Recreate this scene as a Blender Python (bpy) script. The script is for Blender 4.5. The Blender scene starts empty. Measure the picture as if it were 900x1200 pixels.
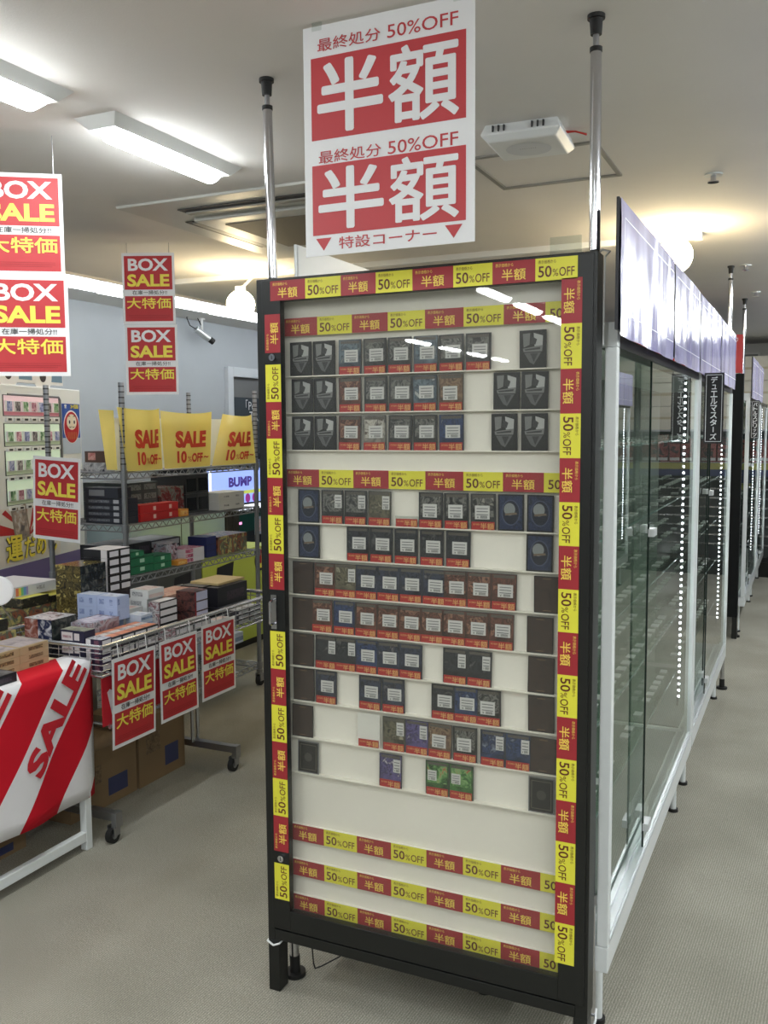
import bpy, bmesh, math, random
from mathutils import Vector, Matrix, Euler
random.seed(7)
SC = bpy.context.scene
COL = SC.collection
# ------------------------------------------------------------------ camera
cam_data = bpy.data.cameras.new('camera')
cam_data.sensor_fit = 'VERTICAL'
cam_data.sensor_height = 24.0
cam_data.sensor_width = 18.0
cam_data.lens = 1079.0 / 1200.0 * 24.0
cam_data.clip_start = 0.02
cam = bpy.data.objects.new('camera', cam_data)
COL.objects.link(cam)
cam.matrix_world = Matrix(((0.9076725, -0.03180399, 0.4184724, 0.0),
                           (0.4196264, 0.08459534, -0.90374627, 0.0),
                           (-0.00665807, 0.99590769, 0.09013066, 1.55),
                           (0, 0, 0, 1)))
SC.camera = cam
# ------------------------------------------------------------------ view and world
SC.view_settings.view_transform = 'Standard'
SC.view_settings.look = 'None'
SC.view_settings.gamma = 1.0
SC.view_settings.use_curve_mapping = False
SC.view_settings.exposure = 2.2
SC.cycles.max_bounces = 10
SC.cycles.transparent_max_bounces = 24
SC.cycles.glossy_bounces = 5
world = bpy.data.worlds.new('world')
SC.world = world
world.use_nodes = True
world.node_tree.nodes['Background'].inputs[0].default_value = (0.8, 0.85, 0.9, 1)
world.node_tree.nodes['Background'].inputs[1].default_value = 0.05
TUBE = 11.0        # radiance of the fluorescent diffusers
TUBE2 = 3.2        # radiance of the tube run along the left wall
BULB = 14.0        # radiance of the warm bulbs
CEIL = 2.46


# ------------------------------------------------------------------ materials
def lin(c):
    out = []
    for v in c[:3]:
        v = v / 255.0
        out.append(v / 12.92 if v <= 0.04045 else ((v + 0.055) / 1.055) ** 2.4)
    return (*out, 1.0)


_M = {}


def mat(name, col=(128, 128, 128), rough=0.5, metal=0.0, spec=0.5, noise=0.0, nscale=20.0, emit=None, estr=0.0, coat=0.0, bump=0.0, bscale=50.0, led=False):
    if name in _M:
        return _M[name]
    m = bpy.data.materials.new(name)
    m.use_nodes = True
    nt = m.node_tree
    b = nt.nodes['Principled BSDF']
    b.inputs['Base Color'].default_value = lin(col)
    b.inputs['Roughness'].default_value = rough
    b.inputs['Metallic'].default_value = metal
    b.inputs['Specular IOR Level'].default_value = spec
    b.inputs['Coat Weight'].default_value = coat
    tc = nt.nodes.new('ShaderNodeTexCoord')
    if noise > 0:
        n = nt.nodes.new('ShaderNodeTexNoise')
        n.inputs['Scale'].default_value = nscale
        n.inputs['Detail'].default_value = 4
        nt.links.new(tc.outputs['Object'], n.inputs['Vector'])
        r = nt.nodes.new('ShaderNodeMapRange')
        r.inputs[1].default_value = 0.3
        r.inputs[2].default_value = 0.7
        r.inputs[3].default_value = 1 - noise
        r.inputs[4].default_value = 1 + noise
        nt.links.new(n.outputs[0], r.inputs[0])
        mx = nt.nodes.new('ShaderNodeMix')
        mx.data_type = 'RGBA'
        mx.blend_type = 'MULTIPLY'
        mx.inputs[0].default_value = 1.0
        mx.inputs[6].default_value = lin(col)
        nt.links.new(r.outputs[0], mx.inputs[7])
        nt.links.new(mx.outputs[2], b.inputs['Base Color'])
    if bump > 0:
        n2 = nt.nodes.new('ShaderNodeTexNoise')
        n2.inputs['Scale'].default_value = bscale
        nt.links.new(tc.outputs['Object'], n2.inputs['Vector'])
        bp = nt.nodes.new('ShaderNodeBump')
        bp.inputs['Strength'].default_value = bump
        bp.inputs['Distance'].default_value = 0.01
        nt.links.new(n2.outputs[0], bp.inputs['Height'])
        nt.links.new(bp.outputs[0], b.inputs['Normal'])
    if emit is not None:
        b.inputs['Emission Color'].default_value = lin(emit)
        b.inputs['Emission Strength'].default_value = estr
        if led:
            m.cycles.emission_sampling = 'NONE'
    _M[name] = m
    return m


def glass(name, tint=(236, 244, 238), rough=0.0, haze=0.0):
    """A thin clear pane: Fresnel reflection over straight transmission."""
    if name in _M:
        return _M[name]
    m = bpy.data.materials.new(name)
    m.use_nodes = True
    nt = m.node_tree
    for n in list(nt.nodes):
        nt.nodes.remove(n)
    out = nt.nodes.new('ShaderNodeOutputMaterial')
    tr = nt.nodes.new('ShaderNodeBsdfTransparent')
    tr.inputs[0].default_value = lin(tint)
    gl = nt.nodes.new('ShaderNodeBsdfGlossy')
    gl.inputs['Roughness'].default_value = rough
    gl.inputs['Color'].default_value = (1, 1, 1, 1)
    fr = nt.nodes.new('ShaderNodeFresnel')
    ge = nt.nodes.new('ShaderNodeNewGeometry')
    mr = nt.nodes.new('ShaderNodeMapRange')
    mr.inputs[3].default_value = 1.5
    mr.inputs[4].default_value = 1 / 1.5
    nt.links.new(ge.outputs['Backfacing'], mr.inputs[0])
    nt.links.new(mr.outputs[0], fr.inputs['IOR'])
    mx = nt.nodes.new('ShaderNodeMixShader')
    nt.links.new(fr.outputs[0], mx.inputs[0])
    nt.links.new(tr.outputs[0], mx.inputs[1])
    nt.links.new(gl.outputs[0], mx.inputs[2])
    last = mx
    if haze > 0:
        df = nt.nodes.new('ShaderNodeBsdfDiffuse')
        df.inputs[0].default_value = lin((228, 226, 218))
        m2 = nt.nodes.new('ShaderNodeMixShader')
        m2.inputs[0].default_value = haze
        nt.links.new(mx.outputs[0], m2.inputs[1])
        nt.links.new(df.outputs[0], m2.inputs[2])
        last = m2
    nt.links.new(last.outputs[0], out.inputs[0])
    _M[name] = m
    return m


def artwork(name, cols, scale=60.0, rough=0.35, seed=0.0, stretch=(1, 1, 1)):
    """Printed illustration: blobs of several inks, different on every object."""
    if name in _M:
        return _M[name]
    m = bpy.data.materials.new(name)
    m.use_nodes = True
    nt = m.node_tree
    b = nt.nodes['Principled BSDF']
    b.inputs['Roughness'].default_value = rough
    tc = nt.nodes.new('ShaderNodeTexCoord')
    oi = nt.nodes.new('ShaderNodeObjectInfo')
    mp = nt.nodes.new('ShaderNodeMapping')
    mp.inputs['Scale'].default_value = stretch
    cb = nt.nodes.new('ShaderNodeMath')
    cb.operation = 'MULTIPLY_ADD'
    cb.inputs[1].default_value = 37.0
    cb.inputs[2].default_value = seed
    nt.links.new(oi.outputs['Random'], cb.inputs[0])
    nt.links.new(cb.outputs[0], mp.inputs['Location'])
    nt.links.new(tc.outputs['Object'], mp.inputs['Vector'])
    n = nt.nodes.new('ShaderNodeTexNoise')
    n.inputs['Scale'].default_value = scale
    n.inputs['Detail'].default_value = 3.0
    n.inputs['Distortion'].default_value = 1.2
    nt.links.new(mp.outputs[0], n.inputs['Vector'])
    r = nt.nodes.new('ShaderNodeValToRGB')
    el = r.color_ramp.elements
    k = len(cols)
    lo, hi = 0.3, 0.7
    el[0].position = lo
    el[0].color = lin(cols[0])
    el[1].position = hi
    el[1].color = lin(cols[-1])
    for i in range(1, k - 1):
        e = el.new(lo + (hi - lo) * i / (k - 1))
        e.color = lin(cols[i])
    nt.links.new(n.outputs[0], r.inputs[0])
    nt.links.new(r.outputs[0], b.inputs['Base Color'])
    _M[name] = m
    return m


# ------------------------------------------------------------------ text outlines
_T = {}


def text_shape(body, bold=0.0):
    key = (body, bold)
    if key in _T:
        return _T[key]
    c = bpy.data.curves.new('lettering', 'FONT')
    c.body = body
    c.size = 1.0
    c.offset = bold
    c.resolution_u = 3
    o = bpy.data.objects.new('lettering', c)
    COL.objects.link(o)
    dg = bpy.context.evaluated_depsgraph_get()
    me = bpy.data.meshes.new_from_object(o.evaluated_get(dg))
    vs = [(v.co.x, v.co.y) for v in me.vertices]
    fs = [tuple(p.vertices) for p in me.polygons]
    bpy.data.objects.remove(o)
    bpy.data.curves.remove(c)
    bpy.data.meshes.remove(me)
    if vs:
        x0 = min(v[0] for v in vs); x1 = max(v[0] for v in vs)
        y0 = min(v[1] for v in vs); y1 = max(v[1] for v in vs)
    else:
        x0 = y0 = 0; x1 = y1 = 1
    _T[key] = (vs, fs, x0, x1, y0, y1)
    return _T[key]


# ------------------------------------------------------------------ mesh builder
class MB:
    def __init__(self, warp=None):
        self.v = []; self.f = []; self.mi = []; self.mats = []; self.uv = None; self.warp = warp; self.sm = set()

    def m(self, m):
        if m not in self.mats:
            self.mats.append(m)
        return self.mats.index(m)

    def add(self, vs, fs, m, smooth=False):
        o = len(self.v); i = self.m(m)
        self.v += [tuple(x) for x in vs]
        for f in fs:
            if smooth:
                self.sm.add(len(self.f))
            self.f.append(tuple(o + k for k in f)); self.mi.append(i)
        return self

    def box(self, x0, x1, y0, y1, z0, z1, m):
        if x0 > x1: x0, x1 = x1, x0
        if y0 > y1: y0, y1 = y1, y0
        if z0 > z1: z0, z1 = z1, z0
        return self.add([(x0, y0, z0), (x1, y0, z0), (x1, y1, z0), (x0, y1, z0), (x0, y0, z1), (x1, y0, z1), (x1, y1, z1), (x0, y1, z1)],
                        [(0, 3, 2, 1), (4, 5, 6, 7), (0, 1, 5, 4), (1, 2, 6, 5), (2, 3, 7, 6), (3, 0, 4, 7)], m)

    def quad(self, a, b, c, d, m):
        return self.add([a, b, c, d], [(0, 1, 2, 3)], m)

    def rect(self, c, u, v, w, h, m, off=0.0):
        c = Vector(c); u = Vector(u); v = Vector(v); n = u.cross(v) * off
        return self.add([c + n - u * w / 2 - v * h / 2, c + n + u * w / 2 - v * h / 2, c + n + u * w / 2 + v * h / 2, c + n - u * w / 2 + v * h / 2], [(0, 1, 2, 3)], m)

    def poly(self, pts, c, u, v, m, off=0.0):
        c = Vector(c); u = Vector(u); v = Vector(v); n = u.cross(v) * off
        return self.add([c + n + u * p[0] + v * p[1] for p in pts], [tuple(range(len(pts)))], m)

    def disc(self, c, u, v, rx, ry, m, off=0.0, n=24):
        return self.poly([(rx * math.cos(2 * math.pi * k / n), ry * math.sin(2 * math.pi * k / n)) for k in range(n)], c, u, v, m, off)

    def cyl(self, a, b, r, m, n=16, r2=None, caps=True):
        a = Vector(a); b = Vector(b); r2 = r if r2 is None else r2
        d = (b - a).normalized()
        p = d.orthogonal().normalized(); q = d.cross(p)
        vs = []
        for k in range(n):
            t = 2 * math.pi * k / n
            w = p * math.cos(t) + q * math.sin(t)
            vs += [a + w * r, b + w * r2]
        fs = [(2 * k, 2 * ((k + 1) % n), 2 * ((k + 1) % n) + 1, 2 * k + 1) for k in range(n)]
        self.add(vs, fs, m, True)
        if caps:
            self.add([vs[2 * k] for k in range(n)], [tuple(reversed(range(n)))], m)
            self.add([vs[2 * k + 1] for k in range(n)], [tuple(range(n))], m)
        return self

    def tube(self, pts, r, m, n=8):
        for a, b in zip(pts, pts[1:]):
            self.cyl(a, b, r, m, n)
        return self

    def ball(self, c, r, m, n=16, k=10, sx=1, sy=1, sz=1):
        vs = []; fs = []
        for j in range(k + 1):
            ph = math.pi * j / k
            for i in range(n):
                t = 2 * math.pi * i / n
                vs.append((c[0] + sx * r * math.sin(ph) * math.cos(t), c[1] + sy * r * math.sin(ph) * math.sin(t), c[2] + sz * r * math.cos(ph)))
        for j in range(k):
            for i in range(n):
                fs.append((j * n + i, (j + 1) * n + i, (j + 1) * n + (i + 1) % n, j * n + (i + 1) % n))
        return self.add(vs, fs, m, True)

    def text(self, body, c, u, v, w, h, m, off=0.0, bold=0.0, keep=False, align='c', skew=0.0):
        """Fit a string into a w by h rectangle centred on c."""
        if bold > 0 and any(ord(q) > 0x2E80 for q in body):
            cc = Vector(c); uu = Vector(u); vv = Vector(v); dw = bold * h * .9
            ring = [(math.cos(q * math.pi / 6), math.sin(q * math.pi / 6)) for q in range(12)] if h > .05 else ((-1, -1), (1, -1), (-1, 1), (1, 1))
            for k_, (a_, b_) in enumerate(ring):
                self.text(body, cc + uu * (a_ * dw) + vv * (b_ * dw), u, v, w - 2 * dw, h - 2 * dw, m, off + (.00006 if h > .05 else .00018) * k_, 0.0, keep, align, skew)
            return self
        vs, fs, x0, x1, y0, y1 = text_shape(body, bold)
        if not vs:
            return self
        c = Vector(c); u = Vector(u); v = Vector(v); n = u.cross(v) * off
        sx = w / max(x1 - x0, 1e-6); sy = h / max(y1 - y0, 1e-6)
        if keep:
            sx = sy = min(sx, sy)
        cx = (x0 + x1) / 2; cy = (y0 + y1) / 2
        sh = 0.0
        if keep and align == 'l':
            sh = -w / 2 + (x1 - x0) * sx / 2
        out = []
        for p in vs:
            a = (p[0] - cx) * sx + sh; b = (p[1] - cy) * sy
            out.append(c + n + u * (a + b * skew) + v * b)
        return self.add(out, fs, m)

    def build(self, name, parent=None, loc=(0, 0, 0), bevel=0.0, world=True):
        vs = self.v
        if self.warp:
            vs = [self.warp(Vector(p)) for p in vs]
        base = Vector(loc)
        if parent is not None and world:
            base = Vector(parent.get('base', (0, 0, 0)))
        me = bpy.data.meshes.new(name)
        me.from_pydata([tuple(Vector(p) - base) for p in vs] if (base.length > 0) else [tuple(p) for p in vs], [], self.f)
        for mm in self.mats:
            me.materials.append(mm)
        for i, p in enumerate(me.polygons):
            p.material_index = self.mi[i]
            if i in self.sm:
                p.use_smooth = True
        me.update()
        o = bpy.data.objects.new(name, me)
        COL.objects.link(o)
        if parent is not None:
            o.parent = parent
        else:
            o.location = loc
        if bevel > 0:
            b = o.modifiers.new('bevel', 'BEVEL')
            b.width = bevel; b.segments = 2; b.limit_method = 'ANGLE'
        return o


X, Y, Z = (1, 0, 0), (0, 1, 0), (0, 0, 1)
NX, NY, NZ = (-1, 0, 0), (0, -1, 0), (0, 0, -1)


def tag(o, label, cat, group=None):
    o['label'] = label; o['category'] = cat
    if group: o['group'] = group
    return o


def thing(name, label, cat, loc=(0, 0, 0), rz=0.0, group=None, local=False):
    o = bpy.data.objects.new(name, None)
    o.empty_display_size = 0.05
    COL.objects.link(o)
    o.location = loc; o.rotation_euler = (0, 0, rz)
    o['base'] = [0.0, 0.0, 0.0] if local else [float(a) for a in loc]
    return tag(o, label, cat, group)


def struct(o):
    o['kind'] = 'structure'
    return o


def copy_tree(src, loc, rz=None, label=None, group=None):
    r = src.copy(); COL.objects.link(r); r.location = loc
    if rz is not None: r.rotation_euler = (0, 0, rz)
    if label: r['label'] = label
    if group: r['group'] = group
    for ch in list(src.children):
        c = ch.copy(); COL.objects.link(c); c.parent = r
        for g in list(ch.children):
            d = g.copy(); COL.objects.link(d); d.parent = c
    return r


# shared materials
WHITE = mat('white_paper', (236, 236, 238), 0.45)
RED = mat('red_ink', (188, 44, 50), 0.45)
DRED = mat('tape_red_ink', (160, 42, 50), 0.4)
YEL = mat('yellow_ink', (242, 226, 86), 0.45)
TYEL = mat('tape_yellow_ink', (228, 222, 66), 0.4)
GOLDINK = mat('tape_gold_lettering', (246, 214, 96), 0.4)
BROWNINK = mat('tape_brown_lettering', (96, 34, 24), 0.4)
BLACKINK = mat('black_ink', (28, 28, 30), 0.5)
GREYINK = mat('grey_ink', (120, 120, 124), 0.5)
BLACKM = mat('black_painted_metal', (20, 22, 21), 0.38, 0.0, 0.5, bump=0.03, bscale=400)
CHROME = mat('chrome', (205, 205, 210), 0.12, 1.0)
STEEL = mat('brushed_steel', (165, 165, 168), 0.35, 1.0)
WHITEM = mat('white_painted_metal', (222, 226, 226), 0.35)
ALU = mat('pale_aluminium', (205, 210, 212), 0.3, 0.6)
RUBBER = mat('black_rubber', (22, 22, 22), 0.6)
PLASTIC = mat('white_plastic', (228, 230, 230), 0.35)
GLASS = glass('clear_glass')
DOORGLASS = glass('door_glass', (246, 246, 243), haze=0.025)  # slight diffuse share stands in for reflection haze on the pane
ACRYL = glass('clear_acrylic', (240, 244, 242), 0.02, haze=0.06)

# ================================================================== room shell
fl = MB()
carpet = mat('ribbed_carpet', (116, 110, 100), 0.95, spec=0.1)
nt = carpet.node_tree
b = nt.nodes['Principled BSDF']
tc = nt.nodes.new('ShaderNodeTexCoord')
mp = nt.nodes.new('ShaderNodeMapping'); mp.inputs['Rotation'].default_value = (0, 0, math.radians(3))
nt.links.new(tc.outputs['Object'], mp.inputs[0])
wv = nt.nodes.new('ShaderNodeTexWave'); wv.inputs['Scale'].default_value = 42.0; wv.inputs['Distortion'].default_value = 2.5
wv.inputs['Detail'].default_value = 2; wv.inputs['Detail Scale'].default_value = 6
nt.links.new(mp.outputs[0], wv.inputs['Vector'])
ns = nt.nodes.new('ShaderNodeTexNoise'); ns.inputs['Scale'].default_value = 260; ns.inputs['Detail'].default_value = 3
nt.links.new(tc.outputs['Object'], ns.inputs['Vector'])
nb = nt.nodes.new('ShaderNodeTexNoise'); nb.inputs['Scale'].default_value = 2.2
nt.links.new(tc.outputs['Object'], nb.inputs['Vector'])
ma = nt.nodes.new('ShaderNodeMath'); ma.operation = 'MULTIPLY_ADD'; ma.inputs[1].default_value = 0.22
nt.links.new(wv.outputs['Fac'], ma.inputs[0]); nt.links.new(ns.outputs[0], ma.inputs[2])
mb2 = nt.nodes.new('ShaderNodeMath'); mb2.operation = 'MULTIPLY_ADD'; mb2.inputs[1].default_value = 0.35
nt.links.new(nb.outputs[0], mb2.inputs[0]); nt.links.new(ma.outputs[0], mb2.inputs[2])
cr = nt.nodes.new('ShaderNodeValToRGB')
cr.color_ramp.elements[0].position = 0.4; cr.color_ramp.elements[0].color = lin((106, 104, 94))
cr.color_ramp.elements[1].position = 1.15; cr.color_ramp.elements[1].color = lin((178, 175, 163))
e2 = cr.color_ramp.elements.new(0.78); e2.color = lin((146, 143, 131))
nt.links.new(mb2.outputs[0], cr.inputs[0]); nt.links.new(cr.outputs[0], b.inputs['Base Color'])
bp = nt.nodes.new('ShaderNodeBump'); bp.inputs['Strength'].default_value = 0.5; bp.inputs['Distance'].default_value = 0.004
nt.links.new(ma.outputs[0], bp.inputs['Height']); nt.links.new(bp.outputs[0], b.inputs['Normal'])
fl.box(-5.2, 4.2, -10.2, 11.3, -0.1, 0.0, carpet)
struct(fl.build('floor'))
CEILM = mat('ceiling_board', (222, 219, 215), 0.9, spec=0.2, noise=0.02, nscale=3, bump=0.05, bscale=180)
c_ = MB(); c_.box(-3.9, 4.2, -10.2, 11.3, CEIL, CEIL + 0.1, CEILM)
struct(c_.build('ceiling'))
c_ = MB(); c_.box(-5.2, -3.9, -10.2, 11.3, CEIL + 0.06, CEIL + 0.16, CEILM); c_.box(-3.92, -3.9, -10.2, 11.3, CEIL - 0.012, CEIL + 0.16, CEILM)
struct(c_.build('trim_1'))
WALLM = mat('grey_wallpaper', (172, 178, 184), 0.85, spec=0.2, noise=0.02, nscale=4)
w = MB(); w.box(-5.1, -5.0, -10.2, 7.27, 0, 2.62, WALLM); w.box(-5.1, -5.0, 8.37, 11.3, 0, 2.62, WALLM); w.box(-5.1, -5.0, 7.27, 8.37, 2.14, 2.62, WALLM)
struct(w.build('wall_left'))
w = MB(); w.box(-5.1, 4.2, 11.1, 11.2, 0, 2.62, mat('pale_wallpaper', (186, 186, 180), 0.85)); struct(w.build('wall_back'))
w = MB(); w.box(4.0, 4.1, -10.2, 11.2, 0, 2.62, WALLM); struct(w.build('wall_right'))
w = MB(); w.box(-5.1, 4.1, -10.1, -10.0, 0, 2.62, WALLM); struct(w.build('wall_front'))
# shop door with a dark glazed panel on the left wall
w = MB()
FR = mat('pale_door_frame', (196, 202, 208), 0.5)
for a in ((7.27, 7.36, 0.0, 2.14), (8.28, 8.37, 0.0, 2.14), (7.36, 8.28, 2.05, 2.14)):
    w.box(-5.05, -4.96, a[0], a[1], a[2], a[3], FR)
dr = struct(w.build('door_1', bevel=0.004))
w = MB(); w.box(-5.03, -5.01, 7.36, 8.28, 0.02, 2.05, mat('dark_door_glass', (70, 78, 86), 0.12)); w.box(-5.012, -5.005, 7.36, 8.28, 1.86, 2.05, mat('grey_blind', (110, 112, 114), 0.7))
LT = mat('pale_lettering', (214, 220, 226), 0.5)
w.text('「Po', (-5.004, 7.70, 1.79), Y, Z, 0.2, 0.1, LT, 0.002, keep=True)
w.text('TR', (-5.004, 7.76, 1.68), Y, Z, 0.18, 0.09, LT, 0.002, keep=True)
w.build('glass_panel', dr)
w = MB(); w.box(-5.0, -4.985, -10, 7.25, 0, 0.07, mat('grey_skirting', (110, 112, 114), 0.6)); struct(w.build('baseboard_left'))
# inspection hatch in the ceiling
w = MB()
for a in ((-1.087, -0.657, 3.455, 3.475), (-1.087, -0.657, 3.03, 3.05), (-1.097, -1.08, 3.03, 3.475), (-0.665, -0.65, 3.03, 3.475)):
    w.box(a[0], a[1], a[2], a[3], CEIL - 0.006, CEIL, mat('hatch_rim', (150, 148, 142), 0.4, 0.3))
struct(w.build('trim_2'))


# ================================================================== ceiling fixtures
HOUS = mat('fixture_housing', (225, 228, 228), 0.4)
DIFF = mat('fluorescent_diffuser', (255, 255, 255), 0.4, emit=(249, 254, 255), estr=TUBE)


def ceiling_light(x, y, label, length=0.65, wd=0.155, group='ceiling fluorescent fixtures', zc=CEIL):
    t = thing('ceiling_light', label, 'ceiling light', (x, y, zc), 0, group)
    h = length / 2; w2 = wd / 2
    p = MB()
    a = w2; i = w2 * 0.62; d = 0.03
    p.add([(x - a, y - h, zc), (x + a, y - h, zc), (x + a, y + h, zc), (x - a, y + h, zc),
           (x - i, y - h + 0.03, zc - d), (x + i, y - h + 0.03, zc - d), (x + i, y + h - 0.03, zc - d), (x - i, y + h - 0.03, zc - d)],
          [(4, 7, 6, 5), (0, 4, 5, 1), (1, 5, 6, 2), (2, 6, 7, 3), (3, 7, 4, 0)], HOUS)
    p.build('housing', t)
    q = MB(); n = 9; vs = []; fs = []; m_ = 14
    for k in range(m_ + 1):
        yy = -h + 0.035 + (length - 0.07) * k / m_
        e = min(1.0, max(0.0, (h - 0.035 - abs(yy)) / 0.05))
        e = 0.35 + 0.65 * math.sqrt(1 - (1 - e) ** 2)
        for j in range(n):
            ang = .3 + (math.pi - .6) * j / (n - 1)
            vs.append((x + i * 0.98 * e * math.cos(ang), y + yy, zc - d + 0.01 - 0.042 * e * math.sin(ang)))
    for k in range(m_):
        for j in range(n - 1):
            fs.append((k * n + j, k * n + j + 1, (k + 1) * n + j + 1, (k + 1) * n + j))
    fs.append(tuple(range(n))[::-1]); fs.append(tuple(m_ * n + j for j in range(n)))
    q.add(vs, fs, DIFF, True)
    q.build('diffuser', t)
    return t


L0 = ceiling_light(-1.911, 2.475, 'lit white ceiling light standing whole in view above the left side')
copy_tree(L0, (-1.911, 1.665, CEIL), None, 'lit white ceiling light cut by the left edge of the photo')
for k, yy in enumerate((1.8,)):
    copy_tree(L0, (-3.5, yy, CEIL), None, 'added white ceiling light over the left tables, outside the frame', 'added ceiling lights over the left tables')  # added fixture, unseen, to brighten the goods on the left
for k, yy in enumerate((0.3, -0.6, -1.5)):
    copy_tree(L0, (-0.5, yy, CEIL), None, 'added white ceiling light above the viewer, outside the frame', 'added ceiling lights above the viewer')  # added fixtures, unseen, to brighten the front of the card display
for k, yy in enumerate((0.55, -0.3)):
    copy_tree(L0, (-1.92, yy, CEIL), None, 'added white ceiling light above the viewer, outside the frame', 'added ceiling lights above the viewer')  # added fixtures, unseen, to lift the light in the foreground
for k, yy in enumerate((-1.75, -2.55, -3.35, -4.15)):
    copy_tree(L0, (-1.92, yy, CEIL), None, 'white ceiling light behind the viewer, mirrored in the display case glass', 'ceiling lights behind the viewer')
for k, yy in enumerate((-4.6, -5.5, -6.4, -7.3)):
    copy_tree(L0, (-3.65, yy, CEIL), None, 'white ceiling light behind the viewer, mirrored in the display case glass', 'ceiling lights behind the viewer')
for k, yy in enumerate((-2.8, -2.0, -1.2, -0.4, 0.4, 1.2, 2.0, 2.8, 3.6)):
    copy_tree(L0, (0.9, yy, CEIL), None, 'added white ceiling light over the right aisle, outside the frame', 'ceiling lights over the right aisle')  # added row, unseen, lighting the card display and the right side
for k, yy in enumerate((-1.6, -0.4, 0.8, 2.0, 3.2, 4.4, 5.6)):
    copy_tree(L0, (2.3, yy, CEIL), None, 'added white ceiling light over the right aisle, outside the frame', 'ceiling lights over the right aisle')  # second added row, unseen, to brighten the right side
for k, yy in enumerate((4.5, 5.3, 6.1, 6.9, 7.7, 8.5, 9.3)):
    copy_tree(L0, (0.33, yy, CEIL), None, 'added white ceiling light over the right aisle, outside the frame', 'ceiling lights over the right aisle')
TUBEM = mat('wall_tube', (255, 255, 255), .4, emit=(248, 252, 255), estr=TUBE2)
# tube run along the left wall
for k in range(4):
    yy = 4.05 + 1.22 * k
    t = thing('tube_light', ('first', 'second', 'third', 'fourth')[k] + ' long tube light of the run along the left wall, counted from the near end', 'tube light', (-4.17, yy, CEIL + 0.06), 0, 'tube run along the left wall')
    p = MB(); p.box(-4.25, -4.09, yy - 0.6, yy + 0.6, CEIL + 0.03, CEIL + 0.06, HOUS); p.build('housing', t)
    p = MB(); p.cyl((-4.17, yy - 0.59, CEIL - 0.005), (-4.17, yy + 0.59, CEIL - 0.0), 0.03, TUBEM, 14); p.build('tube', t)

# lighting rail with two warm bulbs
t = thing('lighting_rail', 'thin white lighting rail fixed across the ceiling', 'lighting rail', (-2.08, 4.65, CEIL))
p = MB(); p.box(-3.66, -0.5, 4.63, 4.67, CEIL - 0.03, CEIL, PLASTIC); p.build('rail', t, bevel=0.002)
p = MB(); p.box(-0.53, -0.495, 4.625, 4.675, CEIL - 0.034, CEIL, PLASTIC); p.box(-3.665, -3.63, 4.625, 4.675, CEIL - 0.034, CEIL, PLASTIC); p.build('end_cap', t)
BULBM = mat('warm_bulb_glass', (255, 240, 200), 0.3, emit=(255, 232, 186), estr=BULB)


def bulb(x, y, z, label):
    t = thing('bulb_lamp', label, 'lamp', (x, y, z), 0, 'warm lamps on the lighting rail')
    p = MB(); p.ball((x, y, z), 0.08, BULBM, 20, 12); p.build('bulb', t)
    p = MB(); p.cyl((x, y, z + 0.07), (x, y, z + 0.1), 0.03, PLASTIC); p.tube([(x, y, z + 0.085), (x, 4.62, CEIL - 0.02)], 0.008, PLASTIC); p.build('socket', t)


bulb(-2.955, 4.47, 2.255, 'glowing warm bulb under the ceiling, beside the upper left corner of the card display')
bulb(-0.593, 4.47, 2.33, 'glowing warm bulb just above the row of header posters')

# ceiling cassette air conditioner
AX, AY = -2.05, 3.66
t = thing('air_conditioner', 'square ceiling cassette air conditioner partly hidden by the half price poster', 'air conditioner', (AX, AY, CEIL))
PC = mat('cassette_panel', (198, 198, 192), 0.45)
DK = mat('dark_slot', (52, 52, 54), 0.6)
p = MB(); p.box(AX - 0.55, AX + 0.55, AY - 0.625, AY + 0.625, CEIL - 0.012, CEIL, PC); p.build('panel', t, bevel=0.004)
p = MB(); p.box(AX - 0.36, AX + 0.36, AY - 0.36, AY + 0.36, CEIL - 0.03, CEIL - 0.01, PC); p.build('grille_frame', t, bevel=0.006)
p = MB(); p.box(AX - 0.265, AX + 0.265, AY - 0.265, AY + 0.265, CEIL - 0.033, CEIL - 0.029, mat('grille_mesh', (120, 112, 98), 0.7, noise=0.1, nscale=150)); p.build('grille', t)
for (x0, x1, y0, y1) in ((AX - 0.33, AX + 0.5, AY - 0.51, AY - 0.43), (AX - 0.33, AX + 0.33, AY + 0.43, AY + 0.51), (AX - 0.44, AX - 0.375, AY - 0.31, AY + 0.30), (AX + 0.375, AX + 0.44, AY - 0.31, AY + 0.3)):
    p = MB(); p.box(x0, x1, y0, y1, CEIL - 0.016, CEIL - 0.011, DK); p.box(x0 + 0.01, x1 - 0.01, y0 + 0.045 if x1 - x0 > .2 else y0 + .01, y1 - 0.004 if x1 - x0 > .2 else y1 - .01, CEIL - 0.022, CEIL - 0.015, mat('slot_vane', (150, 148, 142), 0.5)) if x1 - x0 > .2 else p.box(x0 + 0.03, x1 - 0.004, y0 + .01, y1 - .01, CEIL - 0.022, CEIL - 0.015, mat('slot_vane', (150, 148, 142), 0.5))
    p.build('air_slot', t)

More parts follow.
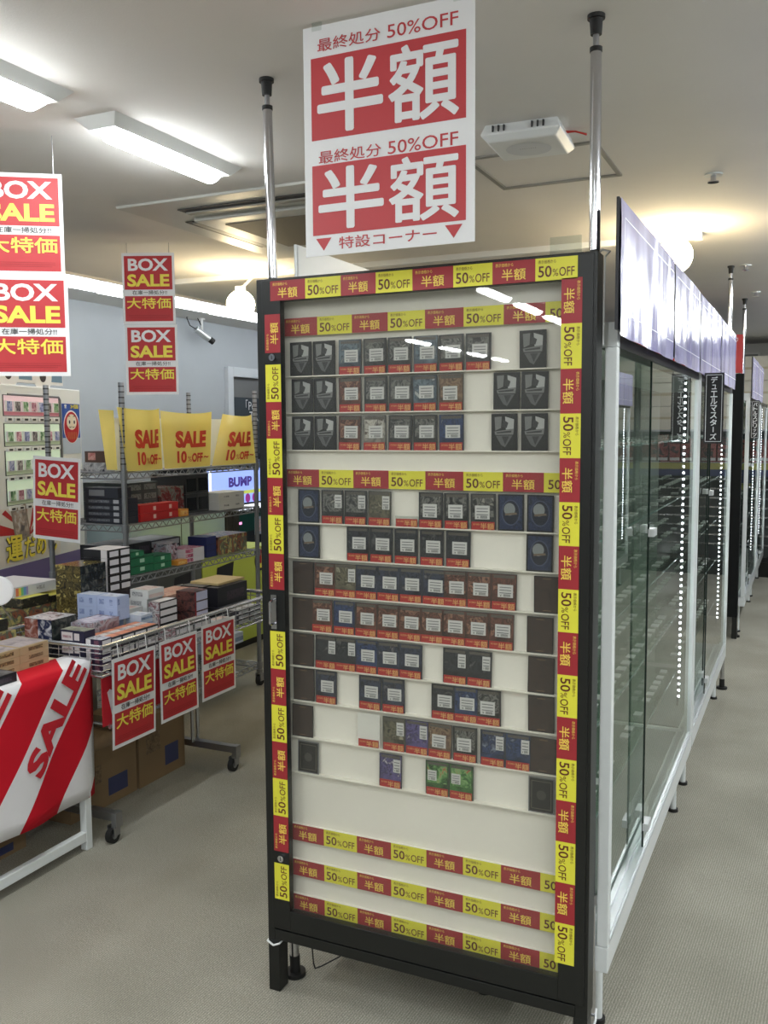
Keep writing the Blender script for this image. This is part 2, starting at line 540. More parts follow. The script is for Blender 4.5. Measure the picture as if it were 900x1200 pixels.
# wireless access point
t = thing('access_point', 'white square wireless access point fixed under the ceiling with red wires', 'access point', (-0.822, 2.86, CEIL), math.radians(3), local=True)
p = MB()
s = 0.122
p.add([(-s + .012, -s + .012, 0), (s - .012, -s + .012, 0), (s - .012, s - .012, 0), (-s + .012, s - .012, 0), (-s, -s, -.03), (s, -s, -.03), (s, s, -.03), (-s, s, -.03), (-s + .02, -s + .02, -.05), (s - .02, -s + .02, -.05), (s - .02, s - .02, -.05), (-s + .02, s - .02, -.05)],
      [(0, 4, 5, 1), (1, 5, 6, 2), (2, 6, 7, 3), (3, 7, 4, 0), (4, 8, 9, 5), (5, 9, 10, 6), (6, 10, 11, 7), (7, 11, 8, 4), (8, 11, 10, 9)], PLASTIC)
p.build('body', t, bevel=0.004, world=False)
p = MB(); p.disc((0, 0, -.0505), X, NY, .07, .07, mat('pale_disc', (205, 208, 212), .35), .0005, 32); p.text('........', (0, -.01, -.0505), X, NY, .05, .005, GREYINK, .001); p.build('front_disc', t, world=False)
p = MB()
for k in range(10):
    if k in (3, 4, 5, 6): continue
    p.box(-.085 + k * .017, -.080 + k * .017, -s - .0005, -s + .01, -.024, -.006, DK)
p.build('vent', t, world=False)
p = MB(); p.tube([(s - .02, .0, -.01), (s + .02, .01, -.012), (s + .05, .03, -.02)], .0025, mat('red_wire', (190, 40, 30), .5)); p.tube([(s - .02, .01, -.012), (s + .015, .03, -.006), (s + .05, .03, -.018)], .0025, mat('red_wire', (190, 40, 30), .5)); p.build('wires', t, world=False)


def sprinkler(x, y, label):
    t = thing('sprinkler', label, 'sprinkler', (x, y, CEIL), 0, 'ceiling sprinklers')
    p = MB(); p.cyl((x, y, CEIL), (x, y, CEIL - .006), .032, ALU, 20); p.build('rose', t)
    p = MB(); p.cyl((x, y, CEIL - .006), (x, y, CEIL - .026), .01, CHROME, 12); p.cyl((x, y, CEIL - .026), (x, y, CEIL - .03), .02, CHROME, 14); p.build('head', t)


sprinkler(-0.351, 3.616, 'small sprinkler on the ceiling nearest the right edge above the warm glow')
sprinkler(-0.367, 5.693, 'small sprinkler on the ceiling beside the third tension pole')
sprinkler(-0.371, 6.848, 'small sprinkler on the ceiling beside the farthest tension pole')


# ================================================================== tension poles
def tension_pole(x, y, label, top=None, zj=2.385, sleeve=False):
    tx, ty = top or (x, y)
    t = thing('tension_pole', label, 'pole', (x, y, 0), 0, 'chrome floor to ceiling poles')
    f = lambda z: (x + (tx - x) * z / CEIL, y + (ty - y) * z / CEIL, z)
    if sleeve:
        p = MB(); p.cyl(f(.05), f(.41), .0135, CHROME, 20); p.cyl(f(.40), f(.425), .0155, STEEL, 20); p.build('lower_sleeve', t)
        p = MB(); p.cyl(f(.42), f(1.95), .011, BLACKM, 20); p.build('black_shaft', t)
    p = MB(); p.cyl(f(1.95 if sleeve else .05), f(zj), .0125, CHROME, 20); p.build('shaft', t)
    p = MB(); p.cyl(f(zj), f(CEIL - .035), .007, STEEL, 14); p.cyl(f(zj - .004), f(zj + .006), .014, RUBBER, 16); p.build('inner_rod', t)
    p = MB(); p.cyl(f(CEIL - .042), f(CEIL - .008), .0125, RUBBER, 18, .015); p.cyl(f(CEIL - .009), (tx, ty, CEIL), .0195, RUBBER, 20); p.build('ceiling_pad', t)
    p = MB(); p.cyl((x, y, 0), f(.012), .03, RUBBER, 18); p.cyl(f(.012), f(.06), .015, RUBBER, 14); p.build('floor_pad', t)


tension_pole(-1.288, 2.158, 'chrome tension pole behind the upper left corner of the card display', (-1.318, 2.135), 2.385, True)
tension_pole(-0.448, 2.152, 'chrome tension pole behind the upper right corner of the card display', (-0.462, 2.135), 2.385, True)
tension_pole(-0.434, 5.69, 'third chrome tension pole, past the end of the nearer glass showcases', (-0.445, 5.69))
tension_pole(-0.462, 7.17, 'farthest chrome tension pole, beside the far black cabinet', (-0.462, 7.17))


# ================================================================== sale tape
def tape_seg(p, c, u, v, w, h, kind, dim=False):
    """One printed segment of the half price tape; u runs along the tape, v across."""
    c = Vector(c); u_ = Vector(u); v_ = Vector(v)
    if kind == 'r':
        p.rect(c, u, v, w, h, DRED)
        p.text('半額', c + u_ * .0 * w - v_ * h * .12, u, v, w * .56, h * .52, GOLDINK, .0004, .012)
        p.text('表示価格から', c - u_ * w * .22 + v_ * h * .33, u, v, w * .42, h * .16, GOLDINK, .0004)
    else:
        p.rect(c, u, v, w, h, TYEL)
        p.text('50', c - u_ * w * .27 - v_ * h * .1, u, v, w * .32, h * .5, BROWNINK, .0004, .012)
        p.text('%', c - u_ * w * .02 - v_ * h * .17, u, v, w * .13, h * .32, BROWNINK, .0004)
        p.text('OFF', c + u_ * w * .25 - v_ * h * .15, u, v, w * .36, h * .4, BROWNINK, .0004, .006)
        p.text('表示価格から', c - u_ * w * .22 + v_ * h * .33, u, v, w * .42, h * .16, BROWNINK, .0004)


# ================================================================== front card display
FX0, FX1, FY, FZ = -1.319, -0.437, 2.065, 1.936
cab = thing('card_display_case', 'tall black framed glass display case of trading cards edged with red and yellow tape', 'display case', (-0.878, 2.1, 0))
BY = 2.13
p = MB()
p.box(FX0, FX0 + .022, FY + .004, BY, .15, FZ, BLACKM); p.box(FX1 - .03, FX1, FY + .004, BY, .15, FZ, BLACKM)
p.box(FX0 + .022, FX1 - .03, FY + .004, BY, FZ - .02, FZ, BLACKM); p.box(FX0 + .022, FX1 - .03, FY + .004, BY, .15, .18, BLACKM)
p.build('body', cab, bevel=.0015)
p = MB(); p.box(FX0 + .022, FX1 - .03, BY - .012, BY, .18, FZ - .02, mat('cream_back_board', (240, 237, 228), .6, noise=.02, nscale=6)); p.build('back_board', cab)
GX0, GX1, GZ0, GZ1 = -1.246, -.508, .2425, 1.877
p = MB()
p.box(FX0 + .018, GX0, FY, FY + .022, .186, FZ - .004, BLACKM); p.box(GX1, FX1 - .008, FY, FY + .022, .186, FZ - .004, BLACKM)
p.box(GX0, GX1, FY, FY + .022, .186, GZ0, BLACKM); p.box(GX0, GX1, FY, FY + .022, GZ1, FZ - .004, BLACKM)
door = p.build('door', cab, bevel=.0012)
p = MB(); p.quad((GX0, FY + .009, GZ0), (GX1, FY + .009, GZ0), (GX1, FY + .009, GZ1), (GX0, FY + .009, GZ1), DOORGLASS); p.build('glass_pane', cab)
p = MB()
for z0, z1 in ((1.022, 1.114),):
    p.box(-1.287, -1.270, FY - .004, FY, z0, z1, CHROME); p.tube([(-1.2785, FY - .004, z0 + .012), (-1.2785, FY - .022, z0 + .018), (-1.2785, FY - .022, z1 - .018), (-1.2785, FY - .004, z1 - .012)], .004, CHROME)
p.build('handle', cab)
for z in (1.735, .390):
    p = MB(); p.cyl((-1.2695, FY, z), (-1.2695, FY - .007, z), .009, CHROME, 18); p.box(-1.2705, -1.2685, FY - .0076, FY - .007, z - .005, z + .005, DK); p.build('lock', cab)
for x0 in (FX0, FX1 - .034):
    p = MB(); p.box(x0, x0 + .034, FY + .004, FY + .05, 0, .15, BLACKM); p.build('leg', cab, bevel=.001)
# tape on the frame
p = MB()
zs = [1.881 - .10 * k for k in range(17)]
for k in range(16):
    tape_seg(p, (-.4925, FY - .0008, (zs[k] + zs[k + 1]) / 2), NZ, X, .10, .047, 'ry'[k % 2])
p.build('sale_tape', cab)
for run in (((1.845, 1.747, 'r'),), ((1.717, 1.621, 'y'), (1.621, 1.526, 'r'), (1.526, 1.424, 'y'), (1.424, 1.326, 'r'), (1.326, 1.224, 'y'), (1.224, 1.128, 'r')), ((1.016, .914, 'y'), (.914, .815, 'r'), (.815, .714, 'y'), (.714, .612, 'r'), (.612, .508, 'y'), (.508, .408, 'r')), ((.374, .272, 'y'),)):
    p = MB()
    for z1, z0, kd in run:
        tape_seg(p, (-1.2695, FY - .0008, (z0 + z1) / 2), Z, NX, z1 - z0, .046, kd)
    p.build('sale_tape', cab)
p = MB()
xs = [-1.274, -1.171, -1.07, -.974, -.877, -.773, -.677, -.576, -.48]
for k in range(8):
    tape_seg(p, ((xs[k] + xs[k + 1]) / 2, FY - .0008, 1.9035), X, Z, xs[k + 1] - xs[k], .05, 'ry'[k % 2])
p.build('sale_tape', cab)
IY = 2.1045
for zc, sl in ((1.814, .004), (1.422, .003), (.452, .008), (.352, .010), (.252, .010)):
    p = MB(); x = -1.259
    for k in range(8):
        x1 = min(x + .0995, -.512)
        zz = zc + sl * ((x + .38) / .74 + .5) * 0
        if x1 - x > .09:
            tape_seg(p, ((x + x1) / 2, IY - .0008, zz), X, Z, x1 - x, .046, 'ry'[k % 2])
        else:
            p.rect(((x + x1) / 2, IY - .0008, zz), X, Z, x1 - x, .046, TYEL); p.text('50', ((x + x1) / 2, IY - .0008, zz - .004), X, Z, .03, .022, BROWNINK, .0004, .012)
        x = x1
    p.box(-1.29, -.472, IY, BY - .012, zc - .018, zc + .02, mat('cream_back_board'))
    p.build('sale_tape', cab)
p = MB(); p.tube([(-1.20, 2.1, .15), (-1.195, 2.1, .09), (-1.19, 2.1, .075), (-1.17, 2.105, .085), (-1.12, 2.11, .12), (-1.09, 2.11, .15)], .002, RUBBER, 6); p.build('loose_wire', cab)
# clear acrylic on top and cable ties
p = MB(); p.tube([(FX0 - .002, FY + .002, .142), (FX0 + .02, FY - .003, .136), (FX0 + .036, FY + .002, .142), (FX0 + .036, FY + .05, .142), (FX0 - .002, FY + .052, .146), (FX0 - .002, FY + .002, .142)], .0028, PLASTIC, 6); p.build('cable_tie', cab)
p = MB(); p.tube([(FX1 - .045, FY + .001, .095), (FX1 - .03, FY - .003, .085), (FX1 + .002, FY - .001, .088), (FX1 + .006, FY + .07, .115), (FX1 + .0, FY + .105, .12)], .0032, PLASTIC, 6); p.build('cable_tie', cab)
p = MB(); p.tube([(FX1 - .015, FY + .07, FZ + .003), (FX1 - .01, FY + .098, FZ + .018), (FX1 + .006, FY + .105, FZ + .014), (FX1 + .004, FY + .06, FZ - .005), (FX1 + .002, FY + .062, FZ - .2)], .0025, PLASTIC, 6); p.build('cable_tie', cab)
p = MB(); p.tube([(FX0 + .005, FY + .07, FZ + .003), (FX0 + .02, FY + .11, FZ + .012), (FX0 + .06, FY + .1, FZ + .004)], .0025, PLASTIC, 6); p.build('cable_tie', cab)
t = thing('sign_holder', 'small empty clear acrylic sign holder standing on top of the card display', 'sign holder', (-.516, 2.1, FZ))
p = MB(); p.box(-.552, -.48, 2.098, 2.1, FZ, FZ + .043, ACRYL); p.build('plate', t)
p = MB(); p.box(-.552, -.48, 2.085, 2.115, FZ, FZ + .002, ACRYL); p.build('foot', t)

# ---------------------------------------------------------------- cards
rows = [
(1.69, [(-1.212, 'S'), (-1.143, 'S'), (-1.069, 'c'), (-0.998, 'p'), (-0.931, 'p'), (-0.861, 'c'), (-0.794, 'p'), (-0.726, 'p'), (-0.592, 'S')]),
(1.595, [(-1.209, 'S'), (-1.142, 'S'), (-1.069, 'r'), (-0.997, 'p'), (-0.929, 'p'), (-0.863, 'c'), (-0.795, 't'), (-0.656, 'S'), (-0.588, 'S')]),
(1.498, [(-1.21, 'S'), (-1.142, 'S'), (-1.072, 'r'), (-1.001, 'w'), (-0.931, 'p'), (-0.863, 'p'), (-0.794, 'b'), (-0.66, 'S'), (-0.587, 'S')]),
(1.307, [(-1.195, 'G'), (-1.124, 'p'), (-1.057, 'p'), (-0.989, 'g'), (-0.913, 'E'), (-0.849, 'p'), (-0.781, 'p'), (-0.712, 'p'), (-0.643, 'G'), (-0.572, 'G')]),
(1.213, [(-1.195, 'G'), (-1.051, 'd'), (-0.985, 'd'), (-0.916, 'd'), (-0.846, 'd'), (-0.777, 'd'), (-0.573, 'G')]),
(1.115, [(-1.214, 'B'), (-1.149, 'r'), (-1.088, 'g'), (-1.028, 'n'), (-0.966, 'n'), (-0.903, 'n'), (-0.841, 'n'), (-0.784, 'r'), (-0.722, 'r'), (-0.66, 'r'), (-0.553, 'B')]),
(1.017, [(-1.217, 'B'), (-1.158, 'r'), (-1.093, 'b'), (-1.03, 'r'), (-0.967, 'r'), (-0.906, 'r'), (-0.846, 'r'), (-0.788, 'r'), (-0.728, 'r'), (-0.666, 'r'), (-0.57, 'B')]),
(0.92, [(-1.218, 'B'), (-1.149, 'd'), (-1.09, 'd'), (-1.029, 'b'), (-0.966, 'n'), (-0.905, 'n'), (-0.785, 'd'), (-0.722, 'd'), (-0.567, 'B')]),
(0.825, [(-1.217, 'B'), (-1.149, 'n'), (-1.02, 'n'), (-0.953, 'n'), (-0.816, 'd'), (-0.756, 'b'), (-0.697, 'p'), (-0.565, 'B')]),
(0.724, [(-1.223, 'B'), (-1.024, 'W'), (-0.952, 'g'), (-0.888, 'v'), (-0.826, 't'), (-0.758, 'p'), (-0.686, 'b'), (-0.622, 'b'), (-0.56, 'B')]),
(0.625, [(-1.207, 'F'), (-0.963, 'v'), (-0.832, 'e'), (-0.768, 'e'), (-0.563, 'F')]),
]
PAL = {
 'p': ('grey and black art', [(18, 20, 20), (60, 62, 62), (120, 120, 116), (30, 34, 36), (150, 148, 140)]),
 'c': ('pale blue grey art', [(30, 40, 52), (104, 120, 132), (60, 70, 80), (168, 172, 172)]),
 'r': ('reddish brown art', [(38, 26, 24), (110, 70, 58), (60, 40, 36), (150, 110, 90), (70, 44, 44)]),
 't': ('tan art', [(48, 36, 30), (140, 116, 92), (90, 66, 54), (176, 158, 132)]),
 'w': ('black and white art', [(20, 20, 20), (190, 186, 176), (50, 46, 44), (140, 110, 80)]),
 'b': ('blue art', [(16, 22, 40), (52, 70, 110), (30, 40, 66), (120, 130, 150)]),
 'g': ('dull olive art', [(30, 30, 26), (110, 106, 88), (60, 58, 48), (150, 146, 126)]),
 'd': ('very dark art', [(12, 14, 20), (50, 54, 60), (24, 28, 36), (90, 92, 92)]),
 'n': ('dark navy art', [(16, 20, 34), (56, 64, 84), (28, 32, 46), (104, 104, 108)]),
 'v': ('violet and white art', [(30, 26, 50), (96, 88, 140), (50, 44, 80), (190, 184, 196)]),
 'e': ('green art', [(26, 44, 26), (70, 120, 62), (130, 170, 110), (170, 80, 60)]),
}
SLEEVE = mat('dark_card_border', (24, 24, 26), .3)
BROWNBACK = artwork('brown_card_back', [(44, 34, 32), (62, 48, 42), (50, 38, 36)], 40)
CARD_W, CARD_H = .064, .0875
CY = 2.1085


def card_mesh(kind):
    p = MB(); w, h = CARD_W / 2, CARD_H
    F = (0, -.0012, h / 2)
    if kind == 'S':
        p.box(-w, w, -.001, .001, 0, h, SLEEVE)
        G1 = mat('silver_back_print', (120, 122, 122), .35); G2 = mat('charcoal_back_print', (52, 54, 55), .35)
        p.rect(F, X, Z, .056, .079, mat('black_back_print', (26, 27, 28), .35), .0002)
        p.poly([(-.024, .036), (-.006, .037), (-.008, .010), (-.022, .004)], F, X, Z, G1, .0004)
        p.poly([(.002, .037), (.024, .030), (.023, .008), (.004, .006)], F, X, Z, mat('pale_back_print', (176, 178, 178), .35), .0004)
        p.poly([(-.003, .030), (.010, .022), (.006, .010), (-.006, .012)], F, X, Z, G2, .0005)
        p.poly([(-.024, .002), (.024, .008), (.022, -.006), (-.022, -.006)], F, X, Z, G1, .0006)
        p.poly([(-.020, .0), (.018, .004), (.017, -.001), (-.018, -.003)], F, X, Z, G2, .0008)
        p.poly([(-.021, -.008), (.020, -.008), (.002, -.036), (-.008, -.030)], F, X, Z, mat('mid_grey_back_print', (92, 94, 95), .35), .0004)
        p.poly([(-.006, -.010), (.012, -.010), (.002, -.030)], F, X, Z, G2, .0006)
    elif kind == 'G':
        p.box(-w, w, -.001, .001, 0, h, SLEEVE)
        p.rect(F, X, Z, .056, .08, artwork('blue_card_back', [(20, 26, 48), (40, 52, 84), (28, 36, 62)], 50), .0002)
        p.disc(F, X, Z, .023, .031, mat('globe_rim_print', (66, 76, 100), .35), .0004, 28)
        p.disc(F, X, Z, .020, .028, mat('globe_deep_print', (22, 28, 46), .35), .0006, 28)
        p.disc((-.003, -.0012, h / 2 + .008), X, Z, .014, .015, mat('globe_pale_print', (132, 138, 140), .35), .0008, 24)
        p.poly([(-.014, -.002), (.014, .001), (.016, -.004), (-.014, -.007)], F, X, Z, mat('globe_band_print', (110, 96, 80), .35), .001)
    elif kind == 'B':
        p.box(-w, w, -.001, .001, 0, h, SLEEVE)
        p.rect(F, X, Z, .06, .083, BROWNBACK, .0002)
        p.rect((0, -.0012, h - .006), X, Z, .02, .002, mat('tan_back_print', (110, 90, 66), .4), .0004)
        p.rect((0, -.0012, .006), X, Z, .02, .002, mat('tan_back_print', (110, 90, 66), .4), .0004)
    elif kind == 'F':
        p.box(-w, w, -.001, .001, 0, h, mat('grey_sleeve', (120, 122, 124), .3))
        p.rect(F, X, Z, .059, .082, SLEEVE, .0002)
        G = mat('thin_gold_print', (110, 108, 96), .35)
        for a in (-1, 1):
            p.rect((a * .024, -.0012, h / 2), X, Z, .0012, .068, G, .0004); p.rect((0, -.0012, h / 2 + a * .034), X, Z, .048, .0012, G, .0004)
        p.disc((0, -.0012, h / 2), X, Z, .012, .012, mat('dull_emblem_print', (66, 66, 62), .35), .0004)
    elif kind == 'W':
        p.box(-w, w, -.001, .001, 0, h, mat('blank_card', (226, 226, 220), .5))
    elif kind == 'E':
        p.box(-w, w, -.001, .001, 0, .026, ACRYL)
    else:
        p.box(-w, w, -.001, .001, 0, h, mat('clear_sleeve_edge', (70, 72, 74), .25))
        a = artwork('card_art_' + kind, PAL[kind][1], 45)
        b_ = artwork('card_frame_' + kind, PAL[kind][1][:2], 20)
        p.rect(F, X, Z, .061, .084, b_, .0002)
        p.rect((0, -.0012, h * .62), X, Z, .053, .046, a, .0004)
        p.rect((0, -.0012, h - .007), X, Z, .053, .007, mat('card_title_bar', (88, 84, 78), .4), .0004)
    return p


def label_mesh(var):
    p = MB()
    c, w, h = [((.004, -.0016, .046), .038, .031), ((.018, -.0016, .058), .020, .034), ((-.002, -.0016, .042), .037, .033), ((-.014, -.0016, .05), .024, .026)][var]
    p.box(c[0] - w / 2, c[0] + w / 2, -.0022, -.0012, c[2] - h / 2, c[2] + h / 2, mat('price_label_paper', (205, 206, 204), .5))
    for k in range(3):
        p.rect((c[0], -.0022, c[2] + h * (.28 - .22 * k)), X, Z, w * .78, h * .07, GREYINK, .0002)
    p.text('¥', (c[0] - w * .3, -.0022, c[2] - h * .36), X, Z, w * .12, h * .16, BLACKINK, .0003)
    for k in range(8):
        p.rect((c[0] - w * .1 + k * w * .06, -.0022, c[2] - h * .34), X, Z, w * .03, h * .2, BLACKINK, .0002)
    return p


def strip_mesh():
    p = MB()
    p.box(-.029, .029, -.0034, -.0022, .0, .0195, mat('strip_red', (170, 44, 42), .4))
    p.text('半額', (.011, -.0034, .009), X, Z, .034, .0155, mat('strip_gold', (226, 176, 110), .4), .0003, .012)
    p.text('表示価格から', (-.014, -.0034, .013), X, Z, .022, .0045, mat('strip_gold', (226, 176, 110), .4), .0003)
    return p


ORD = ['first', 'second', 'third', 'fourth', 'fifth', 'sixth', 'seventh', 'eighth', 'ninth', 'tenth', 'eleventh', 'twelfth']
_cards = {}
_lab = {}
_strip = None
KN = {'S': 'charcoal and silver patterned card back', 'G': 'blue card back with a pale globe', 'B': 'plain brown card back', 'F': 'black framed card back in a grey sleeve', 'W': 'blank white card with red strip', 'E': 'clear holder with red strip only'}
for ri, (zb, L) in enumerate(rows):
    # clear ledge the row stands on
    p = MB(); p.box(-1.29, -.472, IY - .003, BY - .012, zb - .005, zb - .002, mat('cream_ledge', (236, 233, 222), .35))
    p.build('card_ledge', cab)
    for ci, (x, k) in enumerate(L):
        where = f', {ORD[ci]} from left in {ORD[ri]} row of cards'
        lab = (KN[k] if k in KN else PAL[k][0][:-4] + ' card with price label') + where
        if k not in _cards:
            o = card_mesh(k).build('trading_card')
            _cards[k] = o.data
        else:
            o = bpy.data.objects.new('trading_card', _cards[k]); COL.objects.link(o)
        o.location = (x, CY, zb - .002); o.rotation_euler = (math.radians(-1.0), math.radians(random.uniform(-.8, .8)), 0)
        tag(o, lab, 'card', 'trading cards in the display case')
        if k in 'SGBF':
            continue
        if _strip is None:
            s_ = strip_mesh().build('half_price_strip'); _strip = s_.data
        else:
            s_ = bpy.data.objects.new('half_price_strip', _strip); COL.objects.link(s_)
        s_.parent = o
        if k in 'WE':
            continue
        v_ = {'n': 0, 'r': 0, 'd': (1 if ri in (7,) else 0), 'e': 3, 'g': 1, 'v': 1, 't': 2, 'b': (1 if ri == 9 else 0)}.get(k, 0 if ri < 3 else 2)
        if ri == 3 and ci in (1, 2): v_ = 1
        if ri == 9 and ci == 6: v_ = 1
        if v_ not in _lab:
            l_ = label_mesh(v_).build('price_label'); _lab[v_] = l_.data
        else:
            l_ = bpy.data.objects.new('price_label', _lab[v_]); COL.objects.link(l_)
        l_.parent = o

# ================================================================== hanging half price poster
t = thing('half_price_poster', 'large red and white half price poster hanging from the ceiling above the card display', 'poster', (-.868, 1.9, CEIL))
pw0, pw1, pz0, pz1 = -1.074, -.663, 1.9455, 2.452
p = MB(); p.box(pw0, pw1, 1.9, 1.9015, pz0, pz1, WHITE)
PRED = mat('poster_red', (194, 62, 68), .45)
PW = pw1 - pw0; pc = (pw0 + pw1) / 2
for zt, zr0, zr1 in ((2.412, 2.203, 2.383), (2.167, 1.992, 2.1475)):
    p.rect((pc, 1.9, (zr0 + zr1) / 2), X, Z, PW * .905, zr1 - zr0, PRED, .0006)
    p.text('半', (pc - PW * .215, 1.9, (zr0 + zr1) / 2), X, Z, PW * .40, (zr1 - zr0) * .88, WHITE, .0012, .028)
    p.text('額', (pc + PW * .215, 1.9, (zr0 + zr1) / 2), X, Z, PW * .40, (zr1 - zr0) * .9, WHITE, .0012, .02)
    p.text('最終処分', (pc - PW * .22, 1.9, zt - .003), X, Z, PW * .38, .028, PRED, .0006, .006)
    p.text('50%OFF', (pc + PW * .21, 1.9, zt - .003), X, Z, PW * .40, .028, PRED, .0006, .004)
p.text('特設コーナー', (pc + .0, 1.9, 1.971), X, Z, PW * .58, .027, PRED, .0006, .008)
for a in (-1, 1):
    p.poly([(-.02, .014), (.02, .014), (0, -.014)], (pc + a * PW * .385, 1.9, 1.971), X, Z, PRED, .0006)
p.build('sheet', t)
p = MB()
for a in (-.17, .17):
    p.box(pc + a - .012, pc + a + .012, 1.899, 1.9025, pz1 - .01, CEIL, ACRYL)
p.build('tape_tab', t)


# ================================================================== BOX SALE sheets
def box_sale(p, c, u, v, w, h, off=0.0007):
    """One printed BOX SALE sheet centred on c."""
    c = Vector(c); U = Vector(u); V = Vector(v); n = U.cross(V)
    P = lambda a, b: c + U * (a * w) + V * (b * h)
    # thin card
    o = len(p.v)
    p.rect(c, u, v, w, h, WHITE, 0)
    p.rect(c, NX if False else tuple(-U), v, w, h, WHITE, .0012)
    p.rect(P(0, .222), u, v, w * .91, h * .472, RED, off)
    p.rect(P(0, -.282), u, v, w * .91, h * .355, RED, off)
    p.text('BOX', P(.0, .335), u, v, w * .76, h * .175, WHITE, off * 2, .03)
    p.text('SALE', P(.0, .115), u, v, w * .80, h * .175, YEL, off * 2, .035)
    p.text('在庫一掃処分!!', P(.02, -.055), u, v, w * .66, h * .06, BLACKINK, off, .008)
    p.text('大特価', P(.0, -.205), u, v, w * .84, h * .155, YEL, off * 2, .02)
    p.rect(P(0, -.375), u, v, w * .78, h * .004, mat('faint_print', (150, 20, 30), .5), off * 2)
    p.rect(P(0, -.395), u, v, w * .78, h * .004, mat('faint_print', (150, 20, 30), .5), off * 2)
    p.rect(P(0, -.415), u, v, w * .70, h * .004, mat('faint_print', (150, 20, 30), .5), off * 2)


def hung_pair(x, y, rz, z0, z1, w, label):
    t = thing('hanging_sale_sign', label, 'sign', (x, y, z0), rz, 'double box sale signs hanging from the ceiling', local=True)
    h = (z1 - z0) / 2
    for k in range(2):
        p = MB(); box_sale(p, (0.006 * (1 - k), 0, h * (k + .5)), X, Z, w, h * .995); p.build('sheet', t, world=False)
    p = MB(); p.cyl((-w * .4, .002, z1 - z0), (-w * .4, .002, CEIL - z0), .0015, STEEL, 6); p.cyl((w * .4, .002, z1 - z0), (w * .4, .002, CEIL - z0), .0015, STEEL, 6); p.build('string', t, world=False)


hung_pair(-2.965, 3.68, math.radians(24), 1.724, 2.412, .258, 'double red BOX SALE sign hanging above the wire rack, whole in view')
hung_pair(-2.245, 2.185, math.radians(34), 1.722, 2.345, .25, 'double red BOX SALE sign hanging at the left edge of the photo')


# ================================================================== glass showcases
HDR = mat('header_film', (150, 146, 172), .15)
nt = HDR.node_tree
b = nt.nodes['Principled BSDF']
tc = nt.nodes.new('ShaderNodeTexCoord')
mp = nt.nodes.new('ShaderNodeMapping'); mp.inputs['Scale'].default_value = (1, 3.2, .5)
nt.links.new(tc.outputs['Object'], mp.inputs[0])
ns = nt.nodes.new('ShaderNodeTexNoise'); ns.inputs['Scale'].default_value = 1.6; ns.inputs['Detail'].default_value = 3
nt.links.new(mp.outputs[0], ns.inputs['Vector'])
cr = nt.nodes.new('ShaderNodeValToRGB')
cr.color_ramp.elements[0].position = .3; cr.color_ramp.elements[0].color = lin((146, 140, 196))
cr.color_ramp.elements[1].position = .72; cr.color_ramp.elements[1].color = lin((208, 206, 240))
nt.links.new(ns.outputs[0], cr.inputs[0]); nt.links.new(cr.outputs[0], b.inputs['Base Color'])
bp = nt.nodes.new('ShaderNodeBump'); bp.inputs['Strength'].default_value = .25; bp.inputs['Distance'].default_value = .03
n3 = nt.nodes.new('ShaderNodeTexNoise'); n3.inputs['Scale'].default_value = 2.2; n3.inputs['Detail'].default_value = 1
nt.links.new(mp.outputs[0], n3.inputs['Vector'])
nt.links.new(n3.outputs[0], bp.inputs['Height']); nt.links.new(bp.outputs[0], b.inputs['Normal'])
HLINE = mat('white_header_line', (226, 228, 236), .3)
LED = mat('led_dot', (255, 255, 255), .4, emit=(240, 246, 255), estr=4.5, led=True)
TAGM = mat('pale_tag_plastic', (180, 182, 178), .4)
EDGE = mat('glass_edge', (120, 140, 134), .2)
DIV = mat('grey_divider', (118, 122, 118), .5)
CASEFLOOR = mat('pale_case_floor', (128, 132, 128), .5)


